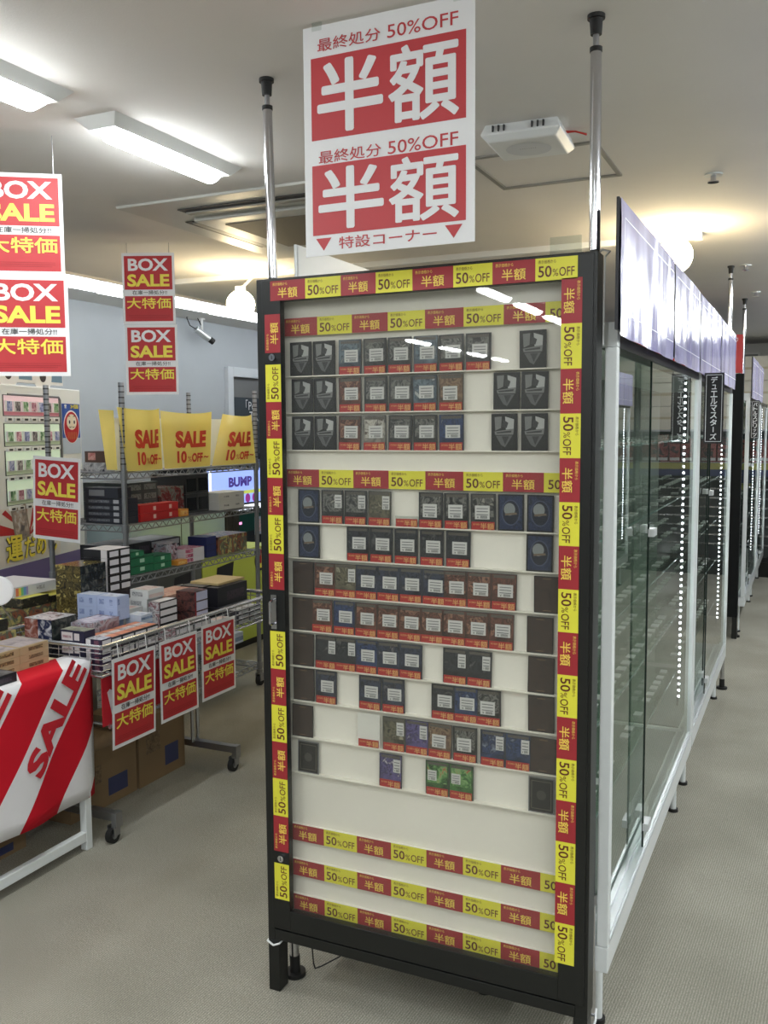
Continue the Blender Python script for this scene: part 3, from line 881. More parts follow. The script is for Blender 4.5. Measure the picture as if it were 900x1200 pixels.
def showcase(y0, y1, xf, s, label, ov, leds=True, tags=True, group='glass showcases of the long row', shelves=(.56, .80, 1.03, 1.27, 1.5), depth=.41):
    """s=+1: the glass front faces +X."""
    t = thing('glass_showcase', label, 'showcase', (xf - s * depth / 2, (y0 + y1) / 2, 0), 0, group)
    xi = lambda d: xf - s * d
    xb = xi(depth)
    p = MB(); p.box(xi(0), xb, y0, y1, .22, .285, WHITEM); p.build('base', t, bevel=.002)
    p = MB(); p.box(xi(0), xi(.05), y0 + .02, y1 - .02, .285, .293, ALU); p.box(xi(.004), xi(.012), y0 + .02, y1 - .02, .293, .303, ALU); p.box(xi(.026), xi(.034), y0 + .02, y1 - .02, .293, .303, ALU); p.build('door_track', t)
    p = MB(); p.box(xi(.06), xb, y0 + .02, y1 - .02, .285, .291, CASEFLOOR); p.build('case_floor', t)
    for yy in (y0, y1 - .03):
        p = MB(); p.box(xi(0), xi(.028), yy, yy + .03, .286, 1.734, WHITEM); p.build('post', t, bevel=.002)
    p = MB(); p.box(xi(0.004), xi(.05), y0 + .03, y1, 1.735, 1.764, BLACKM); p.box(xi(0), xi(.05), y0, y0 + .03, 1.735, 1.79, WHITEM); p.box(xi(.05), xb, y0, y1, 1.75, 1.77, WHITEM); p.build('top', t)
    p = MB(); p.box(xi(depth - .012), xb, y0, y1, .285, 1.76, DIV); p.build('divider', t)
    for k, (a, c_, d) in enumerate(((y0 + .03, ov[1], .03), (ov[0], y1 - .03, .008))):
        p = MB(); p.quad((xi(d), a, .30), (xi(d), c_, .30), (xi(d), c_, 1.74), (xi(d), a, 1.74), GLASS) if s > 0 else p.quad((xi(d), a, .30), (xi(d), a, 1.74), (xi(d), c_, 1.74), (xi(d), c_, .30), GLASS)
        e = c_ if k == 0 else a
        p.box(xi(d - .0025), xi(d + .0025), e - .002, e + .002, .30, 1.74, mat('dark_glass_edge', (30, 42, 38), .15))
        g = p.build('glass_door', t)
        for hn, hz in (('handle', 1.245), ('door_stop', .365)):
            p = MB(); p.box(xi(d - .016), xi(d), e - .004 if k else e - .055, e + .055 if k else e + .004, hz - .011, hz + .011, mat('satin_handle', (214, 216, 218), .35, .2))
            h_ = p.build(hn, t); h_.parent = g
    for z in shelves:
        p = MB(); p.box(xi(.06), xi(depth - .02), y0 + .03, y1 - .03, z - .006, z, GLASS)
        p.box(xi(.058), xi(.0602), y0 + .03, y1 - .03, z - .006, z, EDGE)
        g = p.build('glass_shelf', t)
        if tags:
            p = MB(); n = int((y1 - y0 - .1) / .085)
            for j in range(n):
                for xx in (.09, .2, .31):
                    if random.random() < .22: continue
                    yy = y0 + .07 + j * .085 + random.uniform(-.008, .008)
                    p.box(xi(xx), xi(xx + .026), yy, yy + .045, z + .001, z + .004, TAGM)
            q = p.build('price_tag_row', t); q.parent = g; q['kind'] = 'stuff'
    if leds:
        p = MB(); yy = y1 - .075
        p.box(xi(.045), xi(.053), yy - .006, yy + .006, .42, 1.74, mat('led_backing', (90, 92, 94), .4))
        n = 51
        for j in range(n):
            z = .46 + j * 1.26 / (n - 1)
            p.box(xi(.0415), xi(.049), yy - .008, yy - .003, z - .004, z + .004, LED)
        p.build('led_strip', t)
    for yy in (y0 + .14, y1 - .14):
        for d in (.05, depth - .05):
            p = MB(); p.cyl((xi(d), yy, .0), (xi(d), yy, .012), .02, RUBBER, 14); p.cyl((xi(d), yy, .012), (xi(d), yy, .22), .012, WHITEM, 12); p.build('foot', t)
    return t


showcase(2.165, 3.90, -.41, 1, 'white framed glass showcase nearest the black card display', (2.72, 2.86))
showcase(3.93, 5.60, -.41, 1, 'white framed glass showcase beyond the hanging black katakana sign', (4.46, 4.6))
showcase(7.22, 8.8, -.41, 1, 'far glass showcase behind the second black cabinet', (7.75, 7.88), tags=False)
showcase(8.82, 10.2, -.41, 1, 'farthest glass showcase of the long row', (9.3, 9.42), tags=False)
showcase(7.4, 9.25, .735, -1, 'glass showcase across the right aisle, seen only as a reflection', (8.2, 8.35), tags=False, group='glass showcases across the aisle')
showcase(2.2, 3.90, -1.27, -1, 'back to back glass showcase hidden behind the black card display', (2.9, 3.0), leds=False, tags=False, group='glass showcases at the back of the row')


def header(y0, y1, xf, s, label, z0=1.765, z1=2.05, film=True, name='header_poster'):
    t = thing(name, label, 'poster', (xf, (y0 + y1) / 2, z0), 0, 'header posters along the showcase row')
    p = MB(); p.box(xf, xf - s * .006, y0 + .002, y1 - .002, z0, z1, mat('dark_board_edge', (40, 40, 46), .5) if film else WHITEM); p.build('board', t)
    p = MB()
    u = Y if s > 0 else NY
    c = Vector((xf, (y0 + y1) / 2, (z0 + z1) / 2)); w_ = y1 - y0 - .02; h_ = z1 - z0
    if film:
        # slightly wavy glossy film
        vs = []; fs = []; n = 14; m_ = 6
        for i in range(n + 1):
            for j in range(m_ + 1):
                yy = y0 + .010 + w_ * i / n; zz = z0 - .012 + (h_ + .012) * j / m_
                dx = .003 + .0025 * math.sin(i * 1.3 + y0 * 7) * (1 - j / m_) + .001 * math.sin(j * 1.7 + i * .4)
                vs.append((xf + s * dx, yy, zz))
        for i in range(n):
            for j in range(m_):
                f = (i * (m_ + 1) + j, (i + 1) * (m_ + 1) + j, (i + 1) * (m_ + 1) + j + 1, i * (m_ + 1) + j + 1)
                fs.append(f if s > 0 else f[::-1])
        p.add(vs, fs, HDR, True)
        p.build('film', t)
        p = MB()
        for a in (-1, 1):
            p.rect(c + Vector((s * .0075, 0, a * h_ * .36)), u, Z, w_ * .94, .0022, HLINE)
            p.rect(c + Vector((s * .0075, a * w_ * .47, 0)), u, Z, .003, h_ * .72, HLINE)
        p.rect(c + Vector((s * .0075, w_ * .06, 0)), u, Z, .003, h_ * .9, HLINE)
        p.build('border_line', t)
    else:
        p.rect(c + Vector((s * .001, 0, 0)), u, Z, w_, h_, WHITEM); p.build('face', t)
    return t


for a, c_, l in ((2.08, 2.96, 'glossy purple header poster nearest the card display'), (2.97, 3.69, 'second glossy purple header poster along the showcase row'), (3.70, 4.58, 'third glossy purple header poster, above the katakana sign'), (4.59, 5.5, 'fourth glossy purple header poster, at the end of the nearer showcases')):
    header(a, c_, -.395, 1, l)
header(7.2, 8.0, -.40, 1, 'pale purple header poster right of the far black cabinet'); header(8.01, 8.9, -.40, 1, 'farthest pale purple header poster of the row')
header(7.5, 8.35, .72, -1, 'near purple header poster across the aisle, seen only as a reflection'); header(8.36, 9.25, .72, -1, 'far purple header poster across the aisle, seen only as a reflection')
t = header(2.13, 5.5, -1.235, 1, 'plain white back of a header board behind the top of the card display', z1=2.03, film=False, name='header_board')


def katakana_sign(x0, x1, y, z0, z1, body, label):
    t = thing('hanging_name_sign', label, 'sign', ((x0 + x1) / 2, y, z0), 0, 'narrow black signs jutting from the showcases')
    p = MB(); p.box(x0, x1, y + .001, y + .006, z0, z1, BLACKINK); p.build('board', t)
    p = MB(); w_ = x1 - x0; h_ = z1 - z0; cx = (x0 + x1) / 2; cz = (z0 + z1) / 2
    LN = mat('sign_white', (232, 234, 236), .5)
    for a in (-1, 1):
        p.rect((cx + a * w_ * .4, y, cz), X, Z, .0018, h_ * .94, LN, .0006); p.rect((cx, y, cz + a * h_ * .47), X, Z, w_ * .8, .0018, LN, .0006)
    n = len(body); ch = h_ * .9 / n
    for i, ch_ in enumerate(body):
        zc = cz + h_ * .45 - ch * (i + .5)
        if ch_ == 'ー':
            p.rect((cx, y, zc), X, Z, ch * .12, ch * .72, LN, .0008)
        else:
            k = .66 if ch_ in 'ュッ' else .9
            p.text(ch_, (cx, y, zc), X, Z, min(ch * k, w_ * .6), ch * k, LN, .0008, .02)
    p.build('lettering', t)


katakana_sign(-.392, -.318, 3.89, 1.482, 1.762, 'デュエルマスターズ', 'black vertical katakana sign in the middle of the nearer showcases')
katakana_sign(-.40, -.345, 7.2, 1.46, 1.735, 'バトルスピリッツ', 'black vertical katakana sign on the far showcase')
p = MB(); t = thing('ceiling_sign', 'red header panel standing on top of the far black cabinet', 'sign', (-.8, 7.09, 1.93))
p.box(-1.27, -.462, 7.08, 7.1, 1.93, 2.2, mat('red_board', (176, 48, 54), .5)); p.build('board', t)
p = MB(); p.text('□', (-.505, 7.08, 2.165), X, Z, .022, .022, WHITE, .001); p.build('mark', t)
# second black cabinet
t = thing('black_cabinet', 'far black display cabinet standing at the end of the next row', 'display case', (-.88, 7.12, 0))
p = MB(); p.box(-1.32, -.449, 7.085, 7.16, .16, 1.925, mat('matt_black', (16, 18, 19), .7, spec=.2)); p.build('body', t, bevel=.002)
p = MB(); p.box(-1.24, -.52, 7.08, 7.085, .25, 1.86, mat('dark_case_glass', (60, 62, 62), .1)); p.build('door', t)
for x in (-1.32, -.485):
    p = MB(); p.box(x, x + .035, 7.09, 7.14, 0, .16, BLACKM); p.build('leg', t)

# ================================================================== back wall gondola
CARTON = mat('white_carton', (206, 200, 184), .7)
for gi in range(3):
    gx = -1.0 + .92 * gi + .45; gy = 10.55
    t = thing('pegboard_rack', ('left', 'middle', 'right')[gi] + ' tall pegboard rack against the back wall', 'rack', (gx, gy, 0), 0, 'pegboard racks on the back wall')
    p = MB(); p.box(gx - .44, gx + .44, gy, gy + .04, .15, 2.25, mat('dark_pegboard', (66, 70, 70), .6)); p.build('back_panel', t)
    for a in (-.45, .43):
        p = MB(); p.box(gx + a, gx + a + .02, gy - .02, gy + .06, 0, 2.25, BLACKM); p.build('post', t)
    p = MB(); p.box(gx - .45, gx + .45, gy - .4, gy + .04, .0, .15, BLACKM); p.build('base', t)
    p = MB(); p.box(gx - .43, gx + .43, gy - .3, gy - .285, 1.10, 1.17, mat('yellow_rail_card', (150, 146, 84), .6)); p.box(gx - .43, gx + .43, gy - .3, gy - .285, 1.03, 1.10, mat('blue_rail_card', (56, 62, 92), .6)); p.box(gx - .43, gx + .43, gy - .3, gy, 1.165, 1.175, STEEL); p.build('shelf_edge', t)
    for r_ in range(8):
        z = .98 - r_ * .1
        p = MB(); p.box(gx - .43, gx + .43, gy - .012, gy - .002, z - .008, z + .008, CHROME)
        for k in range(10):
            xx = gx - .39 + k * .086
            p.cyl((xx, gy - .01, z), (xx, gy - .26, z + .02), .005, CHROME, 6)
        p.build('hook_rail', t)
    for k in range(7):
        xx = gx - .37 + k * .122
        rp = MB(); hh = random.uniform(.2, .3)
        rp.box(xx - .055, xx + .055, gy - .25, gy - .14, 1.175, 1.175 + hh, artwork('red_package_print', [(30, 22, 24), (110, 44, 44), (140, 84, 80), (30, 26, 28), (70, 66, 66)], 14))
        rp.box(xx - .05, xx + .05, gy - .252, gy - .25, 1.19, 1.22, TAGM)
        tag(rp.build('toy_package'), 'red printed package on the back wall rack, reflected in the showcase glass', 'package', 'red packages on the back wall racks')
    for k in range(3):
        for j in range(3):
            rp = MB(); xx = gx - .43 + k * .29
            rp.box(xx, xx + .28, gy - .3, gy - .02, 1.52 + j * .25, 1.765 + j * .25, CARTON); rp.box(xx, xx + .28, gy - .301, gy - .3, 1.63 + j * .25, 1.655 + j * .25, mat('carton_tape', (180, 168, 140), .5))
            tag(rp.build('carton'), 'pale carton stacked on top of the back wall rack', 'carton', 'pale cartons on the back wall racks')
    p = MB(); p.box(gx - .44, gx + .44, gy - .32, gy, 1.50, 1.52, STEEL); p.build('top_shelf', t)
# exit sign box on the back wall
t = thing('wall_speaker', 'small grey box with pale rim high on the back wall', 'wall box', (-.6, 11.08, 2.2))
p = MB(); p.box(-.75, -.54, 11.04, 11.1, 2.16, 2.36, mat('grey_rim', (196, 196, 190), .5)); p.build('rim', t)
p = MB(); p.box(-.73, -.56, 11.035, 11.042, 2.18, 2.34, mat('grey_mesh', (118, 118, 116), .6)); p.build('mesh', t)
#PART2
# ================================================================== wire rack with goods
KF = 1.06


def K(x, y, z):
    return (KF * x, KF * y, 1.55 + KF * (z - 1.55))


RX0, RX1, RY0, RY1 = -3.28 * KF, -2.83 * KF, 3.30 * KF, 4.40 * KF
kz = lambda z: 1.55 + KF * (z - 1.55)
ERECTA = mat('rack_chrome', (150, 152, 156), .32, .8)
SLOT = mat('post_groove', (56, 56, 60), .5)
rack = thing('wire_rack', 'chrome wire shelving rack loaded with boxes in front of the grey wall', 'shelving rack', ((RX0 + RX1) / 2, (RY0 + RY1) / 2, 0))
for x in (RX0, RX1):
    for y in (RY0, RY1):
        p = MB(); p.cyl((x, y, .1), (x, y, kz(1.765)), .0135, ERECTA, 14)
        for j in range(62):
            z = .14 + j * .0265
            if kz(1.38) < z < kz(1.75): p.cyl((x, y, z), (x, y, z + .006), .0139, SLOT, 14, caps=False)
        p.build('post', rack)
        p = MB(); p.cyl((x, y, .075), (x, y, .1), .02, STEEL, 12); p.cyl((x - .012, y, .032), (x + .012, y, .032), .032, RUBBER, 18); p.box(x - .02, x - .014, y - .02, y + .02, .03, .08, STEEL); p.box(x + .014, x + .02, y - .02, y + .02, .03, .08, STEEL); p.build('caster', rack)
SHZ = [kz(1.357), kz(1.115), kz(.872), .42, .14]
for z in SHZ:
    p = MB()
    for zz in (z, z - .03):
        p.tube([(RX0, RY0, zz), (RX1, RY0, zz), (RX1, RY1, zz), (RX0, RY1, zz), (RX0, RY0, zz)], .0035, ERECTA, 6)
    for (a, b_) in (((RX0, RY0), (RX1, RY0)), ((RX1, RY0), (RX1, RY1)), ((RX0, RY1), (RX1, RY1)), ((RX0, RY0), (RX0, RY1))):
        ln = math.hypot(b_[0] - a[0], b_[1] - a[1]); n = int(ln / .028)
        pts = [(a[0] + (b_[0] - a[0]) * k / n, a[1] + (b_[1] - a[1]) * k / n, z - (.03 if k % 2 else 0)) for k in range(n + 1)]
        p.tube(pts, .0024, ERECTA, 5)
    for k in range(1, 40):
        yy = RY0 + (RY1 - RY0) * k / 40
        p.cyl((RX0, yy, z), (RX1, yy, z), .0018, ERECTA, 5, caps=False)
    for k in range(1, 4):
        xx = RX0 + (RX1 - RX0) * k / 4
        p.cyl((xx, RY0, z - .004), (xx, RY1, z - .004), .003, ERECTA, 5)
    for x in (RX0, RX1):
        for y in (RY0, RY1):
            p.cyl((x, y, z - .035), (x, y, z + .006), .019, ERECTA, 12)
    p.build('wire_shelf', rack)


# translucent paper
def paper(name, col, tr=.45):
    m = bpy.data.materials.new(name); m.use_nodes = True
    nt = m.node_tree
    for n in list(nt.nodes): nt.nodes.remove(n)
    o = nt.nodes.new('ShaderNodeOutputMaterial'); d = nt.nodes.new('ShaderNodeBsdfDiffuse'); t_ = nt.nodes.new('ShaderNodeBsdfTranslucent'); g = nt.nodes.new('ShaderNodeBsdfGlossy')
    g.inputs['Roughness'].default_value = .18
    d.inputs[0].default_value = lin(col); t_.inputs[0].default_value = lin(col)
    m1 = nt.nodes.new('ShaderNodeMixShader'); m1.inputs[0].default_value = tr
    nt.links.new(d.outputs[0], m1.inputs[1]); nt.links.new(t_.outputs[0], m1.inputs[2])
    m2 = nt.nodes.new('ShaderNodeMixShader'); m2.inputs[0].default_value = .07
    nt.links.new(m1.outputs[0], m2.inputs[1]); nt.links.new(g.outputs[0], m2.inputs[2]); nt.links.new(m2.outputs[0], o.inputs[0])
    return m


YPAP = paper('yellow_translucent_sheet', (255, 234, 134))
WPAP = paper('white_translucent_sheet', (244, 246, 238))
SRED = mat('sale_red_print', (206, 62, 34), .5)
for nm, yb0, yb1, yt0, yt1, zt, bul, lab in (('a', 3.305, 3.555, 3.27, 3.565, 1.643, .05, 'yellow SALE sheet nearest the post, along the top shelf of the wire rack'),
                                     ('b', 3.57, 3.94, 3.573, 3.992, 1.632, .02, 'middle yellow SALE sheet along the top shelf of the wire rack'),
                                     ('c', 3.955, 4.372, 4.09, 4.366, 1.622, .035, 'yellow SALE sheet nearest the display case, along the top shelf of the wire rack')):
    t = thing('sale_sheet', lab, 'sale sheet', K(-2.81, (yb0 + yb1) / 2, 1.362), 0, 'yellow sale sheets on the wire rack')
    zb_ = 1.364

    def warp(q, yb0=yb0, yb1=yb1, yt0=yt0, yt1=yt1, zt=zt, bul=bul):
        s, r_, off = q.x, q.y, q.z          # s across 0..1, r_ up 0..1
        y = (yb0 + (yb1 - yb0) * s) * (1 - r_) + (yt0 + (yt1 - yt0) * s) * r_
        z = zb_ + (zt - zb_) * r_ + .012 * r_ * (2 * s - 1) ** 2
        x = -2.812 + bul * math.sin(math.pi * s) * (.35 + .65 * r_) - .02 * r_ + off
        return Vector(K(x, y, z))
    p = MB(warp); n, k_ = 12, 8
    vs = [(i / n, j / k_, 0) for i in range(n + 1) for j in range(k_ + 1)]
    p.add(vs, [(i * (k_ + 1) + j, (i + 1) * (k_ + 1) + j, (i + 1) * (k_ + 1) + j + 1, i * (k_ + 1) + j + 1) for i in range(n) for j in range(k_)], YPAP, True)
    p.text('SALE', (.54, .52, .0025), X, Y, .64, .31, SRED, 0, .055)
    p.text('10', (.34, .2, .0025), X, Y, .19, .22, SRED, 0, .045)
    p.text('%', (.50, .16, .0025), X, Y, .08, .1, SRED, 0)
    p.text('OFF', (.67, .18, .0025), X, Y, .25, .17, SRED, 0, .045)
    p.text('~', (.88, .18, .0025), X, Y, .12, .04, SRED, 0, .02)
    p.build('sheet', t)
p = MB(lambda q: Vector(K(-2.855 - .02 * math.sin(q.x * 9), 3.27 + 1.1 * q.x, 1.366 + .24 * q.y)))
vs = [(i / 20, j / 2, 0) for i in range(21) for j in range(3)]
p.add(vs, [(i * 3 + j, (i + 1) * 3 + j, (i + 1) * 3 + j + 1, i * 3 + j + 1) for i in range(20) for j in range(2)], WPAP, True)
tag(p.build('backing_sheet', loc=K(-2.85, 3.8, 1.366)), 'white backing sheet showing between the yellow SALE sheets on the rack', 'sale sheet')
p = MB(); p.add([K(-2.84, 3.27, 1.372), K(-2.90, 3.268, 1.372), K(-2.935, 3.265, 1.645), K(-2.85, 3.268, 1.64)], [(0, 1, 2, 3)], YPAP)
tag(p.build('sheet_flap', loc=K(-2.88, 3.268, 1.372)), 'pale folded yellow sheet edge left of the rack post', 'sale sheet')

# sign on the end of the rack
t = thing('sale_sign', 'red BOX SALE sheet fixed to the left end of the wire rack', 'sign', K(-3.198, 3.265, 1.035), 0)
p = MB(); box_sale(p, K(-3.198, 3.258, 1.232), Vector((math.cos(.05), 0, -math.sin(.05))), Vector((math.sin(.05), 0, math.cos(.05))), .29 * KF, .392 * KF); p.build('sheet', t)


# ================================================================== boxed goods
def face(p, D, f, a0, a1, b0, b1, m, off=.0006):
    dx, dy, dz = D
    if f == 'x':
        p.rect((dx / 2, -dy / 2 + dy * (a0 + a1) / 2, dz * (b0 + b1) / 2), Y, Z, dy * (a1 - a0), dz * (b1 - b0), m, off)
    elif f == 'y':
        p.rect((-dx / 2 + dx * (a0 + a1) / 2, -dy / 2, dz * (b0 + b1) / 2), X, Z, dx * (a1 - a0), dz * (b1 - b0), m, off)
    else:
        p.rect((-dx / 2 + dx * (a0 + a1) / 2, -dy / 2 + dy * (b0 + b1) / 2, dz), X, Y, dx * (a1 - a0), dy * (b1 - b0), m, off)


G_ = lambda n, c, r=.45: mat(n, c, r)
A_ = artwork
STY = {
 'tan': (G_('tan_carton', (172, 152, 116), .6), [('x', .3, .8, .3, .75, A_('tan_print', [(150, 126, 86), (84, 66, 46), (176, 146, 98)], 60)), ('z', .05, .95, .05, .95, A_('mauve_top_print', [(120, 110, 120), (170, 158, 160), (90, 80, 90)], 14))]),
 'dark': (G_('near_black_carton', (36, 36, 42), .35), [('z', .03, .97, .03, .97, A_('grey_top_print', [(60, 60, 66), (110, 110, 114), (40, 40, 46)], 22)), ('x', .3, .9, .25, .7, A_('dark_side_print', [(30, 30, 36), (70, 60, 70), (36, 36, 44)], 40))]),
 'wrap': (G_('navy_carton', (34, 40, 58), .2), [('y', .0, .5, .0, 1, A_('rust_print', [(90, 46, 40), (150, 96, 84), (190, 170, 166)], 30, .15)), ('y', .5, 1, 0, 1, A_('navy_print', [(30, 36, 60), (50, 56, 84), (214, 214, 220)], 26, .15)), ('x', 0, 1, 0, 1, A_('black_print', [(22, 26, 28), (48, 54, 52), (90, 90, 84)], 30, .15)), ('z', 0, 1, 0, 1, A_('pale_wrap_print', [(150, 150, 156), (214, 214, 218), (110, 80, 80)], 24, .15))]),
 'whitenavy': (G_('navy_box', (42, 42, 66), .4), [('y', .05, .52, .2, .85, G_('cream_label', (214, 206, 206))), ('y', .58, .8, .25, .8, G_('cream_label', (214, 206, 206))), ('z', 0, 1, 0, 1, A_('olive_top_print', [(80, 84, 70), (160, 160, 140), (50, 54, 60)], 24)), ('y', .1, .45, .4, .6, A_('pink_line_print', [(200, 180, 184), (150, 90, 100)], 90))]),
 'navywhite': (G_('plum_navy_box', (50, 38, 66), .4), [('y', .0, .32, 0, 1, G_('white_box_end', (220, 216, 218))), ('y', .55, .85, .1, .9, A_('plum_print', [(60, 30, 50), (130, 84, 100), (40, 40, 70)], 60)), ('x', .1, .9, .15, .85, G_('white_box_end', (220, 216, 218))), ('z', .0, 1, 0, 1, A_('pale_wrap_print', []))]),
 'orange': (G_('charcoal_box', (48, 48, 56), .4), [('x', .06, .94, .16, .84, G_('white_box_end', (220, 216, 218))), ('x', .3, .7, .35, .6, A_('faint_text_print', [(210, 208, 210), (130, 120, 126)], 120)), ('z', .04, .3, .03, .97, G_('orange_stripe', (206, 130, 98))), ('z', .3, .6, .03, .97, A_('white_grey_print', [(220, 216, 214), (160, 150, 150)], 40)), ('z', .6, .96, .03, .97, G_('orange_stripe', (206, 130, 98)))]),
 'clear': (A_('grey_pink_print', [(90, 92, 100), (176, 176, 186), (150, 120, 128), (60, 60, 68)], 26, .15), [('z', .1, .9, .1, .9, A_('pinkish_top_print', [(190, 170, 180), (214, 204, 212), (130, 120, 134)], 16, .15))]),
 'lightblue': (G_('light_blue_box', (178, 192, 226), .4), [('y', .1, .35, .3, .75, A_('blue_symbol_print', [(178, 192, 226), (96, 112, 170)], 60)), ('y', .62, .78, .25, .75, A_('blue_symbol_print', [])), ('z', .08, .92, .06, .94, A_('pale_blue_top_print', [(196, 206, 232), (220, 226, 240), (170, 176, 200)], 20)), ('x', .05, .2, .3, .8, A_('blue_symbol_print', []))]),
 'gold': (A_('gold_black_print', [(26, 24, 20), (110, 96, 52), (48, 44, 32), (186, 168, 96)], 26, .2), [('x', 0, 1, 0, 1, A_('dark_leaf_print', [(18, 20, 24), (40, 46, 52), (96, 96, 90)], 30, .2))]),
 'blackwhite': (G_('black_box', (30, 30, 34), .35), [('x', .1, .92, .14, .8, G_('white_window_label', (210, 208, 214))), ('z', 0, 1, 0, 1, G_('white_box_end', (220, 216, 218))), ('y', .7, .95, 0, 1, G_('white_box_end', (220, 216, 218)))]),
 'white': (G_('white_small_box', (214, 216, 216), .4), [('y', .1, .7, .25, .75, A_('barcode_print', [(214, 216, 216), (110, 110, 116)], 130)), ('x', .05, .95, .1, .5, G_('pinkish_side', (206, 186, 182))), ('z', .1, .9, .1, .9, A_('rose_top_print', [(220, 210, 206), (196, 160, 150)], 30))]),
 'whiteblack': (G_('black_box', ()), [('x', .04, .96, .12, .86, G_('white_box_end', ())), ('y', .0, 1, 0, 1, A_('figure_print', [(60, 60, 70), (206, 204, 206), (120, 60, 70), (230, 228, 228)], 24)), ('z', .05, .95, .05, .95, G_('white_box_end', ()))]),
 'blueflat': (G_('pale_blue_white_box', (196, 206, 222), .35), [('z', .05, .95, .05, .95, A_('ice_top_print', [(206, 216, 232), (230, 232, 238), (150, 170, 206)], 14)), ('x', 0, 1, .2, .6, A_('ice_side_print', [(150, 166, 196), (90, 110, 140)], 40))]),
 'blackred': (A_('night_print', [(22, 20, 22), (56, 44, 46), (110, 70, 66), (30, 28, 30)], 24, .3), [('x', .12, 1, .06, .94, G_('lavender_box_end', (196, 198, 222))), ('x', 0, .1, 0, 1, G_('dark_red_edge', (140, 34, 44))), ('z', 0, 1, 0, 1, A_('night_print', []))]),
 'whitegrid': (G_('charcoal_box', ()), [('x', .05, .95, .1, .85, G_('grey_white_box_end', (172, 176, 180))), ('z', .05, .95, .05, .95, G_('grey_white_box_end', ()))]),
 'tanlid': (G_('manila_board', (186, 164, 118), .6), []),
 'rainbow': (G_('pale_silver_box', (206, 208, 212), .3), [('z', .02, .98, .02, .98, G_('white_box_end', ())), ('x', .06, .12, .1, .9, G_('rainbow_red', (216, 120, 90))), ('x', .12, .17, .1, .9, G_('rainbow_yellow', (226, 206, 90))), ('x', .17, .22, .1, .9, G_('rainbow_green', (120, 190, 130))), ('x', .22, .28, .1, .9, G_('rainbow_blue', (110, 160, 210))), ('x', .28, .32, .1, .9, G_('rainbow_violet', (160, 140, 200))), ('x', .5, .68, .4, .8, A_('barcode_print', []))]),
 'yellowtop': (A_('olive_black_print', [(20, 22, 20), (60, 58, 46), (34, 34, 36), (130, 120, 90)], 26, .3), [('z', .04, .96, .04, .96, G_('yellow_box_top', (226, 216, 100)))]),
 'green': (G_('green_box', (34, 112, 74), .45), [('x', .4, .6, .3, .75, G_('mint_logo', (170, 206, 180))), ('y', .4, .6, .3, .75, G_('mint_logo', ())), ('x', .0, 1, .88, 1, G_('dark_green_edge', (24, 84, 56)))]),
 'pinkwhite': (G_('soft_white_pack', (208, 204, 208), .4), [('x', .0, .4, .1, .9, A_('pink_print', [(214, 206, 210), (190, 90, 120), (120, 60, 80)], 40)), ('z', 0, 1, 0, 1, A_('pink_print', []))]),
 'orangepack': (G_('orange_pack', (222, 150, 60), .4), [('x', .1, .9, .2, .8, A_('orange_print', [(222, 150, 60), (240, 200, 120), (180, 80, 40)], 60))]),
 'navy': (G_('navy_bin', (34, 42, 92), .5), [('x', .0, 1, .6, .64, G_('dark_navy_edge', (22, 28, 64))), ('x', .0, 1, .3, .34, G_('dark_navy_edge', ()))]),
 'mixed': (A_('motley_print', [(34, 36, 44), (150, 84, 56), (70, 90, 80), (196, 180, 110), (60, 46, 56)], 18, .3), []),
 'blackdrawer': (G_('charcoal_drawer', (44, 46, 56), .4), [('y', .08, .62, .3, .7, A_('drawer_text_print', [(52, 54, 64), (130, 134, 140)], 120)), ('y', .72, .86, .2, .8, G_('pale_drawer_label', (176, 178, 182))), ('y', 0, 1, .93, 1, G_('black_edge', (18, 18, 22)))]),
 'drawertop': (G_('charcoal_drawer', ()), [('y', .12, .6, .2, .8, G_('grey_window', (120, 122, 126)))]),
 'red': (G_('red_box', (186, 40, 40), .4), [('x', .33, .4, .25, .75, G_('pale_mark', (226, 190, 180))), ('x', .75, .82, .25, .75, G_('pale_mark', ())), ('z', .03, .97, .03, .97, G_('red_box_top', (206, 66, 62)))]),
 'clearred': (A_('smoky_red_print', [(70, 76, 74), (120, 126, 122), (110, 44, 48), (56, 60, 60)], 20, .2), []),
 'darkgrey': (G_('slate_box', (66, 74, 76), .45), [('x', .1, .9, .2, .8, A_('slate_print', [(70, 78, 80), (130, 138, 136), (44, 50, 52)], 50))]),
 'darkcase': (G_('smoky_case', (52, 54, 56), .3), [('x', .08, .92, .12, .8, G_('dark_window', (26, 28, 32), .2))]),
 'greywhite': (G_('stone_white_box', (196, 196, 192), .5), [('x', .2, .4, .4, .6, A_('dark_logo_print', [(196, 196, 192), (70, 70, 74)], 90)), ('x', .65, .8, .4, .6, A_('dark_logo_print', []))]),
 'brown': (G_('brown_album', (84, 62, 54), .4), [('y', .1, .32, .2, .85, A_('rose_logo_print', [(170, 90, 90), (206, 160, 150)], 60))]),
 'greybag': (A_('grey_white_bag', [(70, 72, 80), (190, 192, 196), (110, 112, 118)], 18, .25), []),
 'redflat': (A_('coral_print', [(190, 110, 90), (214, 180, 160), (150, 70, 60)], 24), []),
 'carton': (G_('brown_carton', (138, 114, 84), .75), [('x', .15, .45, .45, .75, A_('carton_print', [(138, 114, 84), (96, 76, 54)], 60)), ('x', .55, .85, .15, .45, G_('carton_blue_label', (60, 66, 104)))]),
}
_BX = {}


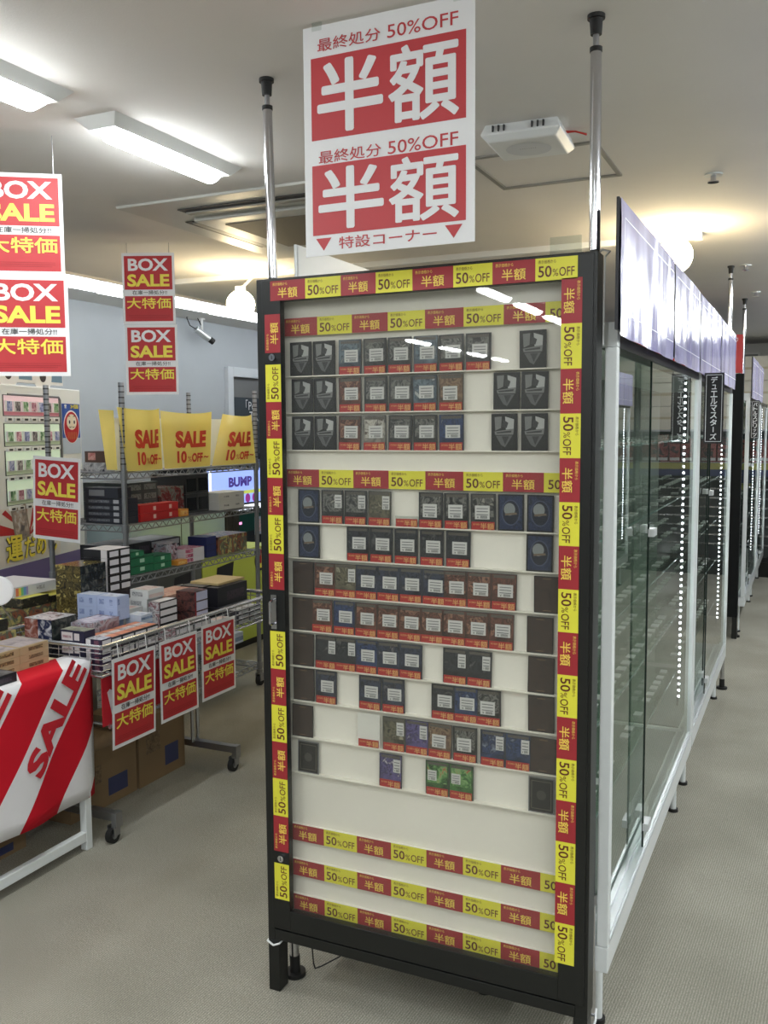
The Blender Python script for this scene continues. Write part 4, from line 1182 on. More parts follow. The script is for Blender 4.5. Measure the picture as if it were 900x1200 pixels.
def pbox(x0, x1, y0, y1, z0, z1, sty, label, name='product_box', cat='box', group='boxed goods for sale', inset=.0008):
    D = (round(x1 - x0 - inset * 2, 4), round(y1 - y0 - inset * 2, 4), round(z1 - z0 - inset, 4))
    key = (sty, D, name)
    if key in _BX:
        o = bpy.data.objects.new(name, _BX[key]); COL.objects.link(o)
    else:
        base, deco = STY[sty]
        p = MB(); p.box(-D[0] / 2, D[0] / 2, -D[1] / 2, D[1] / 2, 0, D[2], base)
        for k, d in enumerate(deco):
            face(p, D, *d, off=.0005 + .00015 * k)
        o = p.build(name); _BX[key] = o.data
    o.location = ((x0 + x1) / 2, (y0 + y1) / 2, z0)
    tag(o, label, cat, group)
    return o


LAY = {1: [''], 2: ['lower', 'upper'], 3: ['bottom', 'middle', 'top'], 4: ['bottom', 'second lowest', 'second highest', 'top'], 5: ['bottom', 'second lowest', 'middle', 'second highest', 'top'], 6: ['bottom', 'second lowest', 'third lowest', 'third highest', 'second highest', 'top']}
ROWN = {1: [''], 2: ['near', 'far'], 3: ['near', 'middle', 'far'], 4: ['nearest', 'second nearest', 'second farthest', 'farthest']}
COLN = {1: [''], 2: ['back', 'front'], 3: ['back', 'centre', 'front']}


def grid(x0, x1, y0, y1, z0, z1, nx, ny, nz, sty, what, where, group, name='product_box', k=False, cat='box', jit=.0):
    if k:
        a = K(x0, y0, z0); b_ = K(x1, y1, z1)
        x0, y0, z0 = a; x1, y1, z1 = b_
    for i in range(nx):
        for j in range(ny):
            for l in range(nz):
                w_ = [q for q in (LAY[nz][l] + ' layer' if nz > 1 else '', ROWN[ny][j] + ' row' if ny > 1 else '', COLN[nx][i] + ' column' if nx > 1 else '') if q]
                lab = what + (', ' + ' '.join(w_) if w_ else '') + ', ' + where
                dx = (x1 - x0) / nx; dy = (y1 - y0) / ny; dz = (z1 - z0) / nz
                jx = random.uniform(-jit, jit); 
                o = pbox(x0 + dx * i + jx, x0 + dx * (i + 1) + jx, y0 + dy * j, y0 + dy * (j + 1), z0 + dz * l, z0 + dz * (l + 1), sty, lab, name, cat, group)


# ------------------------------------------------ goods on the wire rack
S3, S2, S1 = .8755, 1.1185, 1.3605
G2 = 'boxed goods on the wire rack'
grid(-2.95, -2.86, 3.362, 3.528, S3, .955, 1, 1, 2, 'green', 'green box', 'near stack on the third rack shelf', G2, k=True)
grid(-2.95, -2.86, 3.362, 3.46, .956, .985, 1, 1, 1, 'green', 'small green box', 'topping the near green stack on the rack', G2, k=True)
grid(-2.95, -2.86, 3.53, 3.665, S3, .945, 1, 1, 2, 'green', 'green box', 'farther stack on the third rack shelf', G2, k=True)
grid(-3.2, -2.98, 3.40, 3.66, S3, 1.0, 1, 2, 2, 'dark', 'black carton', 'behind the green boxes on the rack', G2, k=True)
grid(-2.90, -2.85, 3.70, 3.78, S3, .90, 1, 1, 1, 'orangepack', 'orange printed pack', 'in front of the pink and white packs', G2, k=True)
grid(-2.99, -2.865, 3.785, 3.945, S3, .945, 1, 1, 3, 'pinkwhite', 'soft white pack with pink print', 'third rack shelf', G2, k=True)
grid(-2.99, -2.91, 3.69, 3.78, S3, .98, 1, 1, 2, 'clear', 'clear wrapped figure pack', 'between green boxes and pink packs', G2, k=True)
grid(-3.22, -3.02, 3.70, 3.95, S3, .99, 1, 1, 3, 'whitegrid', 'grey flat box', 'back of the third rack shelf', G2, k=True)
grid(-3.0, -2.88, 3.985, 4.075, S3, .985, 1, 1, 1, 'navy', 'navy blue bin', 'third rack shelf', G2, name='storage_bin', cat='bin', k=True)
grid(-3.05, -2.88, 4.085, 4.372, S3, .975, 1, 3, 1, 'mixed', 'motley printed pack', 'far end of the third rack shelf', G2, k=True)
grid(-3.096, -2.862, 3.335, 3.43, S2, 1.236, 1, 1, 4, 'blackdrawer', 'charcoal drawer box', 'near end of the second rack shelf', G2, k=True)
grid(-3.096, -2.90, 3.335, 3.43, 1.2365, 1.285, 1, 1, 1, 'drawertop', 'charcoal box with a grey window', 'topping the charcoal drawer boxes', G2, k=True)
grid(-3.2, -2.93, 3.435, 3.66, S2, 1.30, 2, 2, 4, 'darkgrey', 'slate grey box', 'behind the red boxes', G2, k=True)
grid(-2.92, -2.855, 3.436, 3.724, S2, 1.197, 1, 1, 2, 'red', 'long red box', 'front of the second rack shelf', G2, k=True)
grid(-2.90, -2.85, 3.728, 3.80, S2, 1.155, 1, 1, 1, 'orangepack', 'small orange pack', 'at the end of the red boxes', G2, k=True)
grid(-3.05, -2.93, 3.665, 3.87, S2, 1.265, 1, 2, 2, 'clearred', 'smoky clear case with red contents', 'second rack shelf', G2, k=True)
grid(-3.15, -2.925, 3.88, 4.08, S2, 1.318, 1, 2, 2, 'darkcase', 'dark smoky display case', 'second rack shelf', G2, k=True)
grid(-3.0, -2.865, 4.085, 4.33, S2, 1.213, 1, 1, 2, 'greywhite', 'long stone white box', 'far end of the second rack shelf', G2, k=True)
grid(-3.10, -2.89, 3.335, 3.45, S1, 1.402, 1, 1, 1, 'greybag', 'grey and white folded bag', 'on top of the wire rack', G2, name='folded_bag', cat='bag', k=True)
grid(-3.09, -2.885, 3.335, 3.45, 1.4025, 1.455, 1, 1, 1, 'brown', 'brown album with rosy logo', 'on the grey bag topping the rack', G2, name='album', cat='album', k=True)
grid(-3.15, -2.87, 3.95, 4.3, .36, .42, 1, 1, 1, 'blueflat', 'pale flat box', 'on a low shelf of the wire rack', G2, k=True)

# ------------------------------------------------ mesh wagon
WX0, WX1, WY0, WY1 = -2.90, -2.335, 2.57, 3.80
t = thing('mesh_wagon', 'chrome mesh sale wagon on casters heaped with boxed goods', 'sale wagon', ((WX0 + WX1) / 2, (WY0 + WY1) / 2, 0))
WC = mat('wagon_chrome', (206, 208, 212), .22, .9)


def loop(p, z, r):
    p.tube([(WX0, WY0, z), (WX1, WY0, z), (WX1, WY1, z), (WX0, WY1, z), (WX0, WY0, z)], r, WC, 8)


p = MB(); loop(p, .757, .009); p.build('rim', t)
p = MB()
for z in (.735, .712, .69, .668): loop(p, z, .0022)
loop(p, .648, .005)
for k in range(1, 24):
    yy = WY0 + (WY1 - WY0) * k / 24
    p.tube([(WX0, yy, .757), (WX0, yy, .648), (WX1, yy, .648), (WX1, yy, .757)], .0018, WC, 5)
for k in range(1, 11):
    xx = WX0 + (WX1 - WX0) * k / 11
    p.tube([(xx, WY0, .757), (xx, WY0, .648), (xx, WY1, .648), (xx, WY1, .757)], .0018, WC, 5)
p.build('basket', t)
for yy in (2.62, 3.42):
    p = MB()
    for dy in (-.02, .02):
        p.cyl((-2.56, yy + dy, .11), (-2.56, yy + dy, .648), .009, WC, 10)
    p.box(WX0 + .02, -2.325, yy - .016, yy + .016, .085, .115, STEEL); p.box(-2.345, -2.322, yy - .018, yy + .018, .06, .117, STEEL)
    p.tube([(WX0, yy, .648), (WX1, yy, .648)], .008, WC, 8)
    p.build('leg_frame', t)
    for xx in (-2.345, WX0 + .05):
        p = MB(); p.cyl((xx, yy, .062), (xx, yy, .088), .012, STEEL, 12); p.cyl((xx - .011, yy - .012, .03), (xx + .011, yy - .012, .03), .03, RUBBER, 20)
        p.cyl((xx - .0125, yy - .012, .03), (xx + .0125, yy - .012, .03), .014, STEEL, 12)
        p.box(xx - .017, xx - .013, yy - .022, yy + .012, .028, .068, STEEL); p.box(xx + .013, xx + .017, yy - .022, yy + .012, .028, .068, STEEL)
        p.build('caster', t)
p = MB()
p.tube([(WX1, 2.60, .45), (WX1, 3.44, .45)], .007, WC, 8); p.tube([(-2.56, 2.62, .45), (WX1, 2.62, .45)], .006, WC, 8); p.tube([(-2.56, 3.42, .45), (WX1, 3.42, .45)], .006, WC, 8)
p.build('lower_rail', t)
# red cloth on the wagon behind the signs
t = thing('wagon_cloth', 'dark red SALE cloth with white lettering hanging behind the wagon signs', 'cloth', (-2.352, 2.8, .45))
p = MB(); p.box(-2.355, -2.352, 2.585, 2.93, .452, .645, mat('cloth_red', (190, 30, 44), .75))
p.text('A', (-2.352, 2.655, .535), (0, .8, .6), (0, -.6, .8), .12, .12, WHITE, .001, .03)
p.build('panel', t)

# signs hung on the wagon
for y0, y1, z0, z1, tl, lab in ((2.600, 2.848, .362, .708, .03, 'red BOX SALE sheet on the wagon side, nearest the SALE cloth table'), (2.878, 3.125, .380, .712, 0, 'middle red BOX SALE sheet hanging on the wagon side'), (3.155, 3.405, .392, .722, .01, 'red BOX SALE sheet on the wagon side, nearest the display case')):
    t = thing('sale_sign', lab, 'sign', (-2.318, (y0 + y1) / 2, z0), 0, 'red sale sheets on the wagon')
    p = MB(); box_sale(p, (-2.318, (y0 + y1) / 2, (z0 + z1) / 2), Y, Vector((tl, 0, 1)).normalized(), y1 - y0, z1 - z0); p.build('sheet', t)
    p = MB()
    for dy in (-.08, .08):
        p.tube([(-2.32, (y0 + y1) / 2 + dy, z1 - .01), (-2.325, (y0 + y1) / 2 + dy, .757), (-2.34, (y0 + y1) / 2 + dy, .765)], .002, PLASTIC, 5)
    p.build('clip', t)

# goods in the wagon
B0 = .654
GW = 'boxed goods in the mesh wagon'
grid(-2.56, -2.442, 2.60, 2.66, B0, .802, 1, 1, 3, 'whitenavy', 'navy box with cream labels', 'near end of the wagon', GW)
grid(-2.436, -2.362, 2.60, 2.66, B0, .777, 1, 1, 4, 'navywhite', 'plum and white box', 'front corner of the wagon', GW)
grid(-2.50, -2.38, 2.664, 2.954, B0, .768, 1, 4, 3, 'orange', 'flat box with orange striped top', 'front of the wagon', GW)
grid(-2.62, -2.505, 2.70, 2.87, B0, .746, 1, 1, 2, 'dark', 'dark box', 'under the grey pink box in the wagon', GW)
grid(-2.615, -2.505, 2.70, 2.867, .747, .806, 1, 1, 1, 'clear', 'clear wrapped grey and pink box', 'in front of the light blue boxes', GW)
grid(-2.735, -2.56, 2.876, 2.955, B0, .782, 2, 1, 2, 'lightblue', 'light blue box', 'base of the light blue block', GW)
grid(-2.733, -2.522, 2.876, 2.95, .783, .880, 2, 1, 2, 'lightblue', 'light blue box', 'upper light blue block', GW)
grid(-2.88, -2.745, 2.91, 3.065, B0, .78, 1, 1, 2, 'dark', 'dark box', 'under the gold printed stack', GW)
grid(-2.88, -2.742, 2.91, 3.063, .781, .988, 1, 1, 6, 'gold', 'gold and black printed box', 'tall stack in the wagon', GW)
grid(-2.88, -2.74, 3.08, 3.222, B0, .85, 1, 1, 3, 'dark', 'dark box', 'under the black box tower', GW)
grid(-2.88, -2.74, 3.08, 3.222, .851, 1.034, 1, 2, 5, 'blackwhite', 'black box with white label', 'tower behind the light blue boxes', GW)
grid(-2.553, -2.462, 2.957, 3.04, B0, .742, 1, 1, 2, 'blueflat', 'ice blue flat box', 'lower pile beside the orange topped boxes', GW)
grid(-2.55, -2.47, 2.957, 3.03, .743, .793, 1, 1, 2, 'blueflat', 'ice blue flat box', 'upper pile beside the orange topped boxes', GW)
grid(-2.66, -2.562, 3.113, 3.222, B0, .747, 1, 1, 2, 'dark', 'dark box', 'under the small white boxes', GW)
grid(-2.66, -2.562, 3.113, 3.222, .748, .866, 1, 1, 3, 'white', 'small white box', 'stack in the middle of the wagon', GW, jit=.006)
grid(-2.66, -2.58, 2.98, 3.10, B0, .80, 1, 1, 4, 'white', 'small white box', 'stack right of the light blue boxes', GW)
grid(-2.558, -2.50, 3.113, 3.237, B0, .818, 1, 1, 5, 'whiteblack', 'white black edged box', 'stack behind middle sign', GW)
grid(-2.45, -2.37, 3.05, 3.3, B0, .73, 1, 2, 2, 'whiteblack', 'white black edged box', 'low stack above middle sign', GW)
grid(-2.72, -2.575, 3.25, 3.5, B0, .80, 1, 2, 3, 'dark', 'dark box', 'under the coral flats in the wagon', GW)
grid(-2.72, -2.58, 3.25, 3.5, .801, .815, 1, 2, 1, 'redflat', 'coral printed flat pack', 'on dark boxes in the wagon', GW)
grid(-2.563, -2.46, 3.308, 3.404, B0, .833, 1, 1, 4, 'blackred', 'dark box with lavender end', 'stack above the right sign', GW)
grid(-2.70, -2.57, 3.52, 3.79, B0, .815, 1, 2, 3, 'dark', 'dark box', 'under the manila board in the wagon', GW)
grid(-2.565, -2.48, 3.53, 3.785, B0, .718, 1, 2, 1, 'dark', 'low dark box', 'far end of the wagon', GW)
grid(-2.565, -2.498, 3.535, 3.785, .719, .812, 1, 1, 1, 'dark', 'long dark printed box', 'far end of the wagon', GW)
grid(-2.68, -2.515, 3.57, 3.79, .8165, .828, 1, 1, 1, 'tanlid', 'flat manila board', 'lying across the far boxes', GW, name='manila_board', cat='board')
grid(-2.44, -2.362, 3.50, 3.69, B0, .72, 1, 2, 3, 'whitegrid', 'small grey white box', 'far front corner of the wagon', GW)
grid(-2.745, -2.605, 2.60, 2.735, B0, .752, 1, 1, 2, 'dark', 'dark box', 'under the shrink wrapped box', GW)
grid(-2.742, -2.602, 2.60, 2.733, .753, .831, 1, 1, 1, 'wrap', 'shrink wrapped rust and navy box', 'near end of the wagon', GW)
t = pbox(-2.44, -2.39, 3.36, 3.47, B0, .70, 'white', 'small white box lying by the far signs in the wagon', group=GW)
# cartons under the wagon
pbox(-2.86, -2.60, 2.66, 3.055, 0, .25, 'carton', 'wide brown carton under the wagon, nearest the cloth covered table', 'carton', 'carton', 'cartons under the wagon')
pbox(-2.88, -2.595, 3.065, 3.385, 0, .30, 'carton', 'tall brown carton under the wagon, behind the middle sign', 'carton', 'carton', 'cartons under the wagon')
pbox(-2.95, -2.62, 2.05, 2.45, 0, .10, 'carton', 'low brown carton under the cloth covered table', 'carton', 'carton', 'cartons under the wagon')

# ================================================================== sale table with cloth
t = thing('sale_table', 'white framed table hidden under a red and white SALE cloth', 'table', (-2.7, 1.95, 0))
p = MB(); p.box(-2.925, -2.385, 1.32, 2.555, .675, .703, mat('beige_table_top', (206, 186, 150), .5)); p.build('table_top', t, bevel=.002)
for yy in (1.36, 2.53):
    for xx in (-2.40, -2.89):
        p = MB(); p.box(xx - .015, xx + .015, yy - .015, yy + .015, 0, .675, WHITEM); p.build('leg', t, bevel=.002)
for xx in (-2.40, -2.89):
    p = MB(); p.box(xx - .013, xx + .013, 1.36, 2.53, .035, .07, WHITEM); p.build('stretcher', t, bevel=.002)
CL = bpy.data.materials.new('striped_cloth'); CL.use_nodes = True
nt = CL.node_tree; b = nt.nodes['Principled BSDF']; b.inputs['Roughness'].default_value = .75; b.inputs['Specular IOR Level'].default_value = .15
uvn = nt.nodes.new('ShaderNodeUVMap'); sx = nt.nodes.new('ShaderNodeSeparateXYZ'); nt.links.new(uvn.outputs[0], sx.inputs[0])
m1 = nt.nodes.new('ShaderNodeMath'); m1.operation = 'MULTIPLY_ADD'; m1.inputs[1].default_value = -1.25
nt.links.new(sx.outputs['X'], m1.inputs[0]); nt.links.new(sx.outputs['Y'], m1.inputs[2])       # c = z - 1.25 y
m2 = nt.nodes.new('ShaderNodeMath'); m2.operation = 'MULTIPLY_ADD'; m2.inputs[1].default_value = 1 / .443; m2.inputs[2].default_value = 2.524 / .443 + 20
nt.links.new(m1.outputs[0], m2.inputs[0])
m3 = nt.nodes.new('ShaderNodeMath'); m3.operation = 'FRACT'; nt.links.new(m2.outputs[0], m3.inputs[0])
m4 = nt.nodes.new('ShaderNodeMath'); m4.operation = 'LESS_THAN'; m4.inputs[1].default_value = .207 / .443; nt.links.new(m3.outputs[0], m4.inputs[0])
mx = nt.nodes.new('ShaderNodeMix'); mx.data_type = 'RGBA'; nt.links.new(m4.outputs[0], mx.inputs[0]); mx.inputs[6].default_value = lin((196, 26, 42)); mx.inputs[7].default_value = lin((226, 224, 226))
nt.links.new(mx.outputs[2], b.inputs['Base Color'])
cl = thing('sale_cloth', 'red and white striped SALE cloth draped over the front of the table', 'cloth', (-2.375, 1.95, .2))
ny, nzz = 46, 16
vs = []; uv = []
ztop = .706
for i in range(ny + 1):
    y = 1.25 + (2.585 - 1.25) * i / ny
    e = max(0, (y - 2.50) / .085)
    for j in range(nzz + 1):
        if j < 4:      # part lying on the table
            x = -2.52 + (.145) * j / 4; z = ztop - .0 ; tz = ztop + (-2.378 - x)
            z += .002
        else:
            q = (j - 4) / (nzz - 4); zb = .222 - .025 * (y - 1.25) / 1.3
            z = ztop - (ztop - zb) * q; tz = z
            x = -2.374 + .012 * math.sin(y * 9 + .7) * q + .006 * math.sin(y * 23) * q - .02 * e * e
        vs.append((x, y, z - (.004 * e if j >= 4 else 0))); uv.append((y, tz))
p = MB(); p.add(vs, [(i * (nzz + 1) + j, i * (nzz + 1) + j + 1, (i + 1) * (nzz + 1) + j + 1, (i + 1) * (nzz + 1) + j) for i in range(ny) for j in range(nzz)], CL, True)
o = p.build('drape', cl)
ul = o.data.uv_layers.new(name='UVMap')
for lp in o.data.loops:
    ul.data[lp.index].uv = uv[lp.vertex_index]
sm = o.modifiers.new('thickness', 'SOLIDIFY'); sm.thickness = .0015; sm.offset = -1


def onc(q):
    y, z, off = q.x, q.y, q.z
    qq = (ztop - z) / .5
    e = max(0, (y - 2.50) / .085)
    return Vector((-2.374 + .012 * math.sin(y * 9 + .7) * qq + .006 * math.sin(y * 23) * qq - .02 * e * e + .0035, y, z))


U1 = Vector((.605, .796, 0)); V1 = Vector((-.796, .605, 0))
CR = mat('cloth_red_letter', (196, 26, 42), .75)
for k in range(-2, 1):
    p = MB(onc)
    p.text('SALE', (2.375 + .354 * k, .547, 0), U1, V1, .41, .098, CR, 0, .045)
    p.build('lettering', cl)

# goods on the table
GT = 'boxed goods on the cloth covered table'
grid(-2.66, -2.505, 2.215, 2.485, .7035, .79, 1, 2, 3, 'tan', 'tan carton', 'stack on the cloth covered table', GT)
pbox(-2.62, -2.41, 2.02, 2.245, .7085, .742, 'dark', 'flat dark box at the front edge of the cloth covered table', group=GT)
pbox(-2.66, -2.505, 2.08, 2.213, .7035, .79, 'tan', 'tan carton cut by the left edge of the photo', group=GT)
grid(-2.92, -2.72, 2.12, 2.54, .7035, .80, 1, 2, 2, 'mixed', 'dark motley box', 'behind the tan cartons on the table', GT)
grid(-2.92, -2.74, 2.3, 2.52, .8005, .845, 1, 1, 1, 'yellowtop', 'dark box with yellow top', 'behind the tan cartons', GT)
t = thing('round_sign', 'white round sign on a thin stick at the left edge above the table', 'sign', (-2.76, 2.45, .7035))
p = MB(); p.cyl((-2.70, 2.44, .965), (-2.698, 2.438, .965), .056, WHITE, 32); p.cyl((-2.7, 2.441, .965), (-2.697, 2.437, .965), .052, WHITE, 32); p.build('disc', t)
p = MB(); p.cyl((-2.70, 2.44, .93), (-2.70, 2.50, .846), .003, STEEL, 6); p.build('stick', t)

# back table with piles
t = thing('back_table', 'plain table behind the wagon under piles of boxes', 'table', (-3.3, 2.9, 0))
p = MB(); p.box(-3.55, -2.93, 2.35, 3.25, .675, .70, mat('grey_table_top', (170, 168, 164), .5)); p.build('table_top', t)
for xx in (-3.5, -2.97):
    for yy in (2.4, 3.2):
        p = MB(); p.box(xx - .015, xx + .015, yy - .015, yy + .015, 0, .675, STEEL); p.build('leg', t)
GB = 'boxed goods on the back table'
grid(-3.2, -2.96, 2.62, 3.05, .7005, .81, 1, 2, 2, 'mixed', 'dark printed box', 'base of the pile on the back table', GB)
grid(-3.1, -2.96, 2.8, 2.95, .811, .852, 1, 1, 1, 'yellowtop', 'black box with yellow top', 'near one on the back table', GB)
grid(-3.1, -2.96, 2.96, 3.12, .811, .84, 1, 1, 1, 'yellowtop', 'black box with yellow top', 'farther one on the back table', GB)
grid(-3.28, -3.115, 2.80, 3.2, .811, .852, 1, 1, 1, 'dark', 'dark box', 'under the silver box on the back table', GB)
grid(-3.28, -3.01, 2.80, 3.06, .8525, .896, 1, 1, 1, 'rainbow', 'pale silver box with rainbow stripes', 'topping the back table pile', GB)

# ================================================================== low cabinets behind the rack
for nm, x, y0, y1, c, lab in (('low_cabinet', -3.62, 4.5, 4.95, (96, 100, 98), 'grey low cabinet front showing under the rack shelves'), ('low_cabinet', -3.62, 4.96, 5.85, (192, 206, 86), 'lime green low cabinet front showing under the rack shelves')):
    t = thing(nm, lab, 'cabinet', (x - .2, (y0 + y1) / 2, 0), 0)
    p = MB(); p.box(x - .45, x, y0, y1, .05, .705, mat(nm + lab[:4], c, .5)); p.build('body', t, bevel=.003)
    p = MB(); p.box(x - .43, x - .02, y0 + .02, y1 - .02, 0, .05, BLACKM); p.build('plinth', t)
    p = MB(); yy = y0 + .14
    p.add([(x + .004, yy, .52), (x + .07, yy, .495), (x + .07, yy + .2, .515), (x + .004, yy + .2, .54), (x + .004, yy + .02, .62), (x + .004, yy + .22, .64)], [(0, 1, 2, 3), (0, 3, 5, 4)], mat('dark_tray', (44, 44, 48), .4)); p.build('tray', t)
    if lab[0] == 'l':
        p = MB(); p.disc((x + .002, 5.66, .60), Y, Z, .075, .075, BLACKINK, .001, 28); p.disc((x + .002, 5.66, .60), Y, Z, .055, .055, YEL, .002, 28); p.box(x + .003, x + .006, 5.65, 5.67, .58, .68, RED); p.build('emblem', t)
for x0, x1, y0, y1, z0, z1, c, lab in ((-4.5, -4.12, 4.85, 5.95, 0, 1.02, (176, 196, 200), 'pale blue green cabinet behind the wire rack'), (-4.5, -4.12, 5.97, 6.15, 0, 1.04, (58, 54, 50), 'dark narrow cabinet behind the wire rack')):
    t = thing('tall_cabinet', lab, 'cabinet', ((x0 + x1) / 2, (y0 + y1) / 2, 0))
    p = MB(); p.box(x0, x1, y0, y1, .04, z1, mat(lab[:14], c, .4)); p.build('body', t, bevel=.004)
    p = MB(); p.box(x0 + .02, x1 - .02, y0 + .02, y1 - .02, 0, .04, BLACKM); p.build('plinth', t)
    p = MB(); p.box(x1, x1 + .004, (y0 + y1) / 2 - .002, (y0 + y1) / 2 + .002, .06, z1 - .02, DK); p.build('door_gap', t)

# ================================================================== lit game cabinet by the wall
t = thing('game_cabinet', 'brightly lit game cabinet by the left wall, seen through the wire rack', 'game cabinet', (-4.75, 6.9, 0))
GC = -4.5
p = MB(); p.box(-4.95, GC, 6.2, 7.6, .05, 1.34, mat('game_body', (30, 36, 44), .4)); p.build('body', t, bevel=.004)
p = MB(); p.box(-4.93, GC - .02, 6.22, 7.58, 0, .05, BLACKM); p.build('plinth', t)
p = MB(); p.rect((GC, 6.9, 1.06), Y, Z, 1.3, .30, mat('lit_blue_panel', (170, 190, 250), .4, emit=(150, 176, 255), estr=.2), .003)
p.rect((GC, 6.295, 1.06), Y, Z, .03, .30, mat('lit_white_panel', (240, 244, 255), .4, emit=(235, 242, 255), estr=.4), .004)
p.text('BUMP', (GC, 6.74, 1.10), Y, Z, .36, .085, mat('lit_violet_print', (90, 70, 150), .4, emit=(90, 70, 170), estr=.08), .005, .05)
p.rect((GC, 6.9, 1.005), Y, Z, 1.2, .03, mat('lit_lime_print', (200, 214, 90), .4, emit=(206, 220, 110), estr=.14), .004)
p.disc((GC, 6.85, .95), Y, Z, .04, .04, mat('magenta_print', (170, 60, 160), .4, emit=(180, 70, 170), estr=.08), .005)
p.disc((GC, 6.96, .95), Y, Z, .04, .04, mat('magenta_print'), .005)
p.build('lit_panel', t)
p = MB()
for k in range(9):
    p.rect((GC, 6.3 + k * .125, 1.25), Y, Z, .1, .07, A_('tile_card_print', [(40, 50, 80), (140, 160, 200), (60, 60, 70), (220, 226, 240)], 22), .003)
p.build('card_row', t)
p = MB(); p.rect((GC, 6.9, .87), Y, Z, 1.3, .045, mat('lit_white_panel'), .003)
p.rect((GC, 6.52, .735), Y, Z, .26, .022, mat('cyan_light_bar', (180, 255, 240), .4, emit=(170, 255, 230), estr=.35), .004)
p.rect((GC, 6.70, .735), Y, Z, .1, .022, mat('pink_light_bar', (255, 170, 220), .4, emit=(255, 150, 210), estr=.35), .004)
p.rect((GC, 6.9, .735), Y, Z, 1.3, .16, mat('teal_panel', (20, 70, 66), .3), .002)
p.rect((GC, 7.05, .69), Y, Z, .2, .16, G_('pale_notice', (176, 182, 200)), .004); p.rect((GC, 7.06, .69), Y, Z, .12, .11, A_('red_notice_print', [(190, 60, 70), (220, 200, 204), (60, 60, 70)], 30), .005)
p.build('light_bar', t)

# ================================================================== card vending machine
vm = thing('vending_machine', 'white card vending machine with lit rows of card packs at the left', 'vending machine', (-4.3, 4.6, 0), math.radians(15), local=True)
VW = mat('vending_white', (224, 228, 230), .35)
B_ = dict(world=False)
p = MB(); p.box(-.55, 0, -1.3, .028, .05, 1.812, VW); p.build('body', vm, bevel=.006, **B_)
p = MB(); p.box(-.53, -.02, -1.28, .01, 0, .05, BLACKM); p.build('plinth', vm, **B_)
p = MB(); p.box(-.05, -.01, -1.3, -.165, 1.83, 2.20, WHITE); p.rect((-.01, -.73, 2.03), Y, Z, 1.13, .14, RED, .002)
for k, yy in enumerate((-1.15, -.77, -.405)):
    p.disc((-.01, yy, 1.885), Y, Z, .105, .105, WHITE, .003); p.disc((-.01, yy, 1.875), Y, Z, .036, .034, mat('dark_oval', (66, 58, 56), .5), .0045)
for yy in (-.96, -.59, -.245):
    p.rect((-.01, yy, 1.89), Y, Z, .14, .085, mat('slate_blue', (110, 140, 166), .5), .002)
p.build('header_board', vm, **B_)
LITG = mat('lit_display_back', (200, 214, 196), .4, emit=(200, 226, 196), estr=.08)
LITP = mat('lit_display_pink', (214, 190, 196), .4, emit=(226, 190, 200), estr=.08)
PK = [A_('pack_print_blue', [(60, 70, 120), (150, 160, 206), (220, 220, 236)], 30), A_('pack_print_rose', [(120, 70, 90), (196, 140, 160), (236, 220, 226)], 30), A_('pack_print_green', [(50, 90, 60), (140, 180, 140), (230, 236, 226)], 30), A_('pack_print_dark', [(40, 40, 50), (110, 104, 110), (210, 206, 206)], 30)]
for ri, (z0, z1) in enumerate(((1.638, 1.75), (1.467, 1.591), (1.303, 1.437), (1.133, 1.28))):
    f_ = MB(); f_.rect((0, -.545, (z0 + z1) / 2), Y, Z, .61, z1 - z0 + .008, DK, .001); f_.rect((0, -.545, (z0 + z1) / 2), Y, Z, .59, z1 - z0, LITP if ri == 0 else LITG, .002)
    f_.rect((0, -.545, z0 + .012), Y, Z, .59, .02, G_('rose_price_rail', (206, 130, 150)) if ri == 0 else G_('pale_green_rail', (190, 206, 180)), .003)
    f_.build('display_row', vm, **B_)
    for k in range(7):
        yy = -.80 + k * .084
        f_ = MB(); f_.box(.003, .010, yy - .033, yy + .033, z0 + .022, z0 + .082, G_('pack_white', (226, 226, 230))); f_.rect((.010, yy + .004, z0 + .052), Y, Z, .05, .054, PK[(k * 3 + ri * 2) % 4], .0006); f_.build('card_pack', vm, **B_)
        f_ = MB(); f_.box(0, .012, yy - .03, yy + .03, z0 - .032, z0 - .012, PLASTIC); f_.rect((.012, yy, z0 - .022), Y, Z, .036, .012, DK, .0006); f_.build('button', vm, **B_)
p = MB(); p.tube([(.002, -.80, 1.757), (.004, -.25, 1.757), (.004, -.232, 1.74), (.004, -.232, 1.0)], .006, mat('grey_rim_trim', (110, 112, 116), .4), 6); p.build('display_trim', vm, **B_)
p = MB(); p.rect((0, -.1, 1.5625), Y, Z, .222, .315, mat('panel_blue', (56, 88, 170), .4), .002)
p.rect((0, -.1, 1.455), Y, Z, .222, .10, mat('panel_pale_blue', (190, 204, 222), .4), .0025)
p.disc((0, -.1, 1.575), Y, Z, .1, .105, WHITE, .003, 32); p.disc((0, -.1, 1.572), Y, Z, .092, .098, mat('doll_red', (190, 44, 56), .4), .004, 32)
p.disc((0, -.1, 1.605), Y, Z, .062, .05, mat('doll_cream', (236, 226, 204), .4), .005, 28)
for a in (-1, 1):
    p.disc((0, -.1 + a * .03, 1.607), Y, Z, .012, .017, WHITE, .006); p.disc((0, -.1 + a * .03, 1.605), Y, Z, .008, .012, BLACKINK, .007)
    p.poly([(-.02, 0), (0, .012), (.02, .004), (0, .006)], (0, -.1 + a * .032, 1.635), Y, Z, BLACKINK, .006); p.poly([(-.022, 0), (0, -.008), (.022, .002), (0, -.002)], (0, -.1 + a * .02, 1.576), Y, Z, BLACKINK, .006)
for k in range(6):
    p.rect((0, -.1 + (k - 2.5) * .02, 1.52), Y, Z, .004, .045, mat('doll_gold', (214, 170, 90), .4), .006)
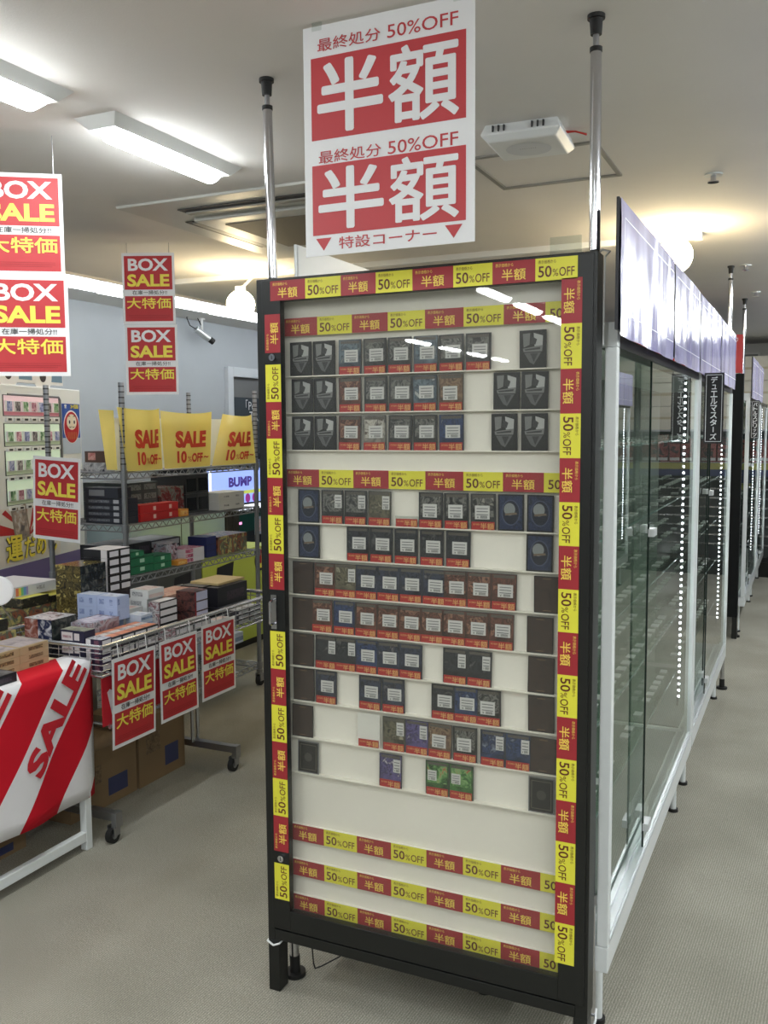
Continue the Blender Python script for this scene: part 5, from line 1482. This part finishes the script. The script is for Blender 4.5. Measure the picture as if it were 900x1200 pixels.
p.text('3個', (0, -.06, 1.703), Y, Z, .1, .026, YEL, .004, .03); p.text('!', (0, -.17, 1.703), Y, Z, .03, .024, WHITE, .004, .03)
p.build('side_poster', vm, **B_)
p = MB(); p.rect((0, -.62, .955), Y, Z, .66, .32, mat('poster_pale', (226, 222, 216), .45), .002)
for k in range(7):
    a0 = math.radians(20 + 24 * k); a1 = a0 + math.radians(12)
    p.poly([(0, 0), (.3 * math.cos(a0), min(.16, .3 * math.sin(a0))), (.3 * math.cos(a1), min(.16, .3 * math.sin(a1)))], (0, -.64, .95), Y, Z, RED, .003)
p.rect((0, -.72, 1.02), (0, .97, .2), (0, -.2, .97), .16, .2, G_('poster_card_rim', (150, 140, 130)), .004); p.rect((0, -.72, 1.02), (0, .97, .2), (0, -.2, .97), .13, .165, A_('poster_card_print', [(96, 92, 100), (176, 160, 150), (206, 206, 210)], 18), .005)
p.rect((0, -.5, 1.03), Y, Z, .16, .17, mat('poster_dark', (70, 48, 44), .5), .004)
for off_, m_, bo in ((.006, BLACKINK, .06), (.0085, YEL, .03)):
    p.text('運', (0, -.80, .885), Y, Z, .17, .15, m_, off_, bo); p.text('だめし', (0, -.52, .875), Y, Z, .36, .125, m_, off_, bo)
p.text('レアー', (0, -.56, .97), Y, Z, .16, .045, RED, .009, .03)
p.build('lower_poster', vm, **B_)
p = MB(); p.rect((0, -.65, .66), Y, Z, 1.28, .25, mat('violet_grey_panel', (112, 102, 150), .45), .002); p.build('lower_panel', vm, **B_)

# ================================================================== security camera
t = thing('security_camera', 'white bullet security camera hung high by the left wall', 'camera', (-4.87, 6.75, 2.5))
p = MB(); p.cyl((-4.87, 6.75, 2.52), (-4.87, 6.75, 2.505), .03, PLASTIC, 16); p.cyl((-4.87, 6.75, 2.505), (-4.87, 6.75, 2.40), .012, PLASTIC, 12); p.build('bracket', t)
d = Vector((.35, .75, -.5)).normalized(); c0 = Vector((-4.87, 6.75, 2.39)) - d * .07
p = MB(); p.cyl(c0, c0 + d * .15, .03, ALU, 18); p.build('housing', t)
p = MB(); p.cyl(c0 + d * .15, c0 + d * .2, .027, RUBBER, 18); p.build('lens', t)
p = MB(); p.tube([c0, c0 - d * .05 + Vector((0, -.02, .0)), c0 + Vector((-.02, -.1, .09)), c0 + Vector((0, .0, .13)), (-4.87, 6.74, 2.46)], .004, RUBBER, 6); p.build('cable', t)
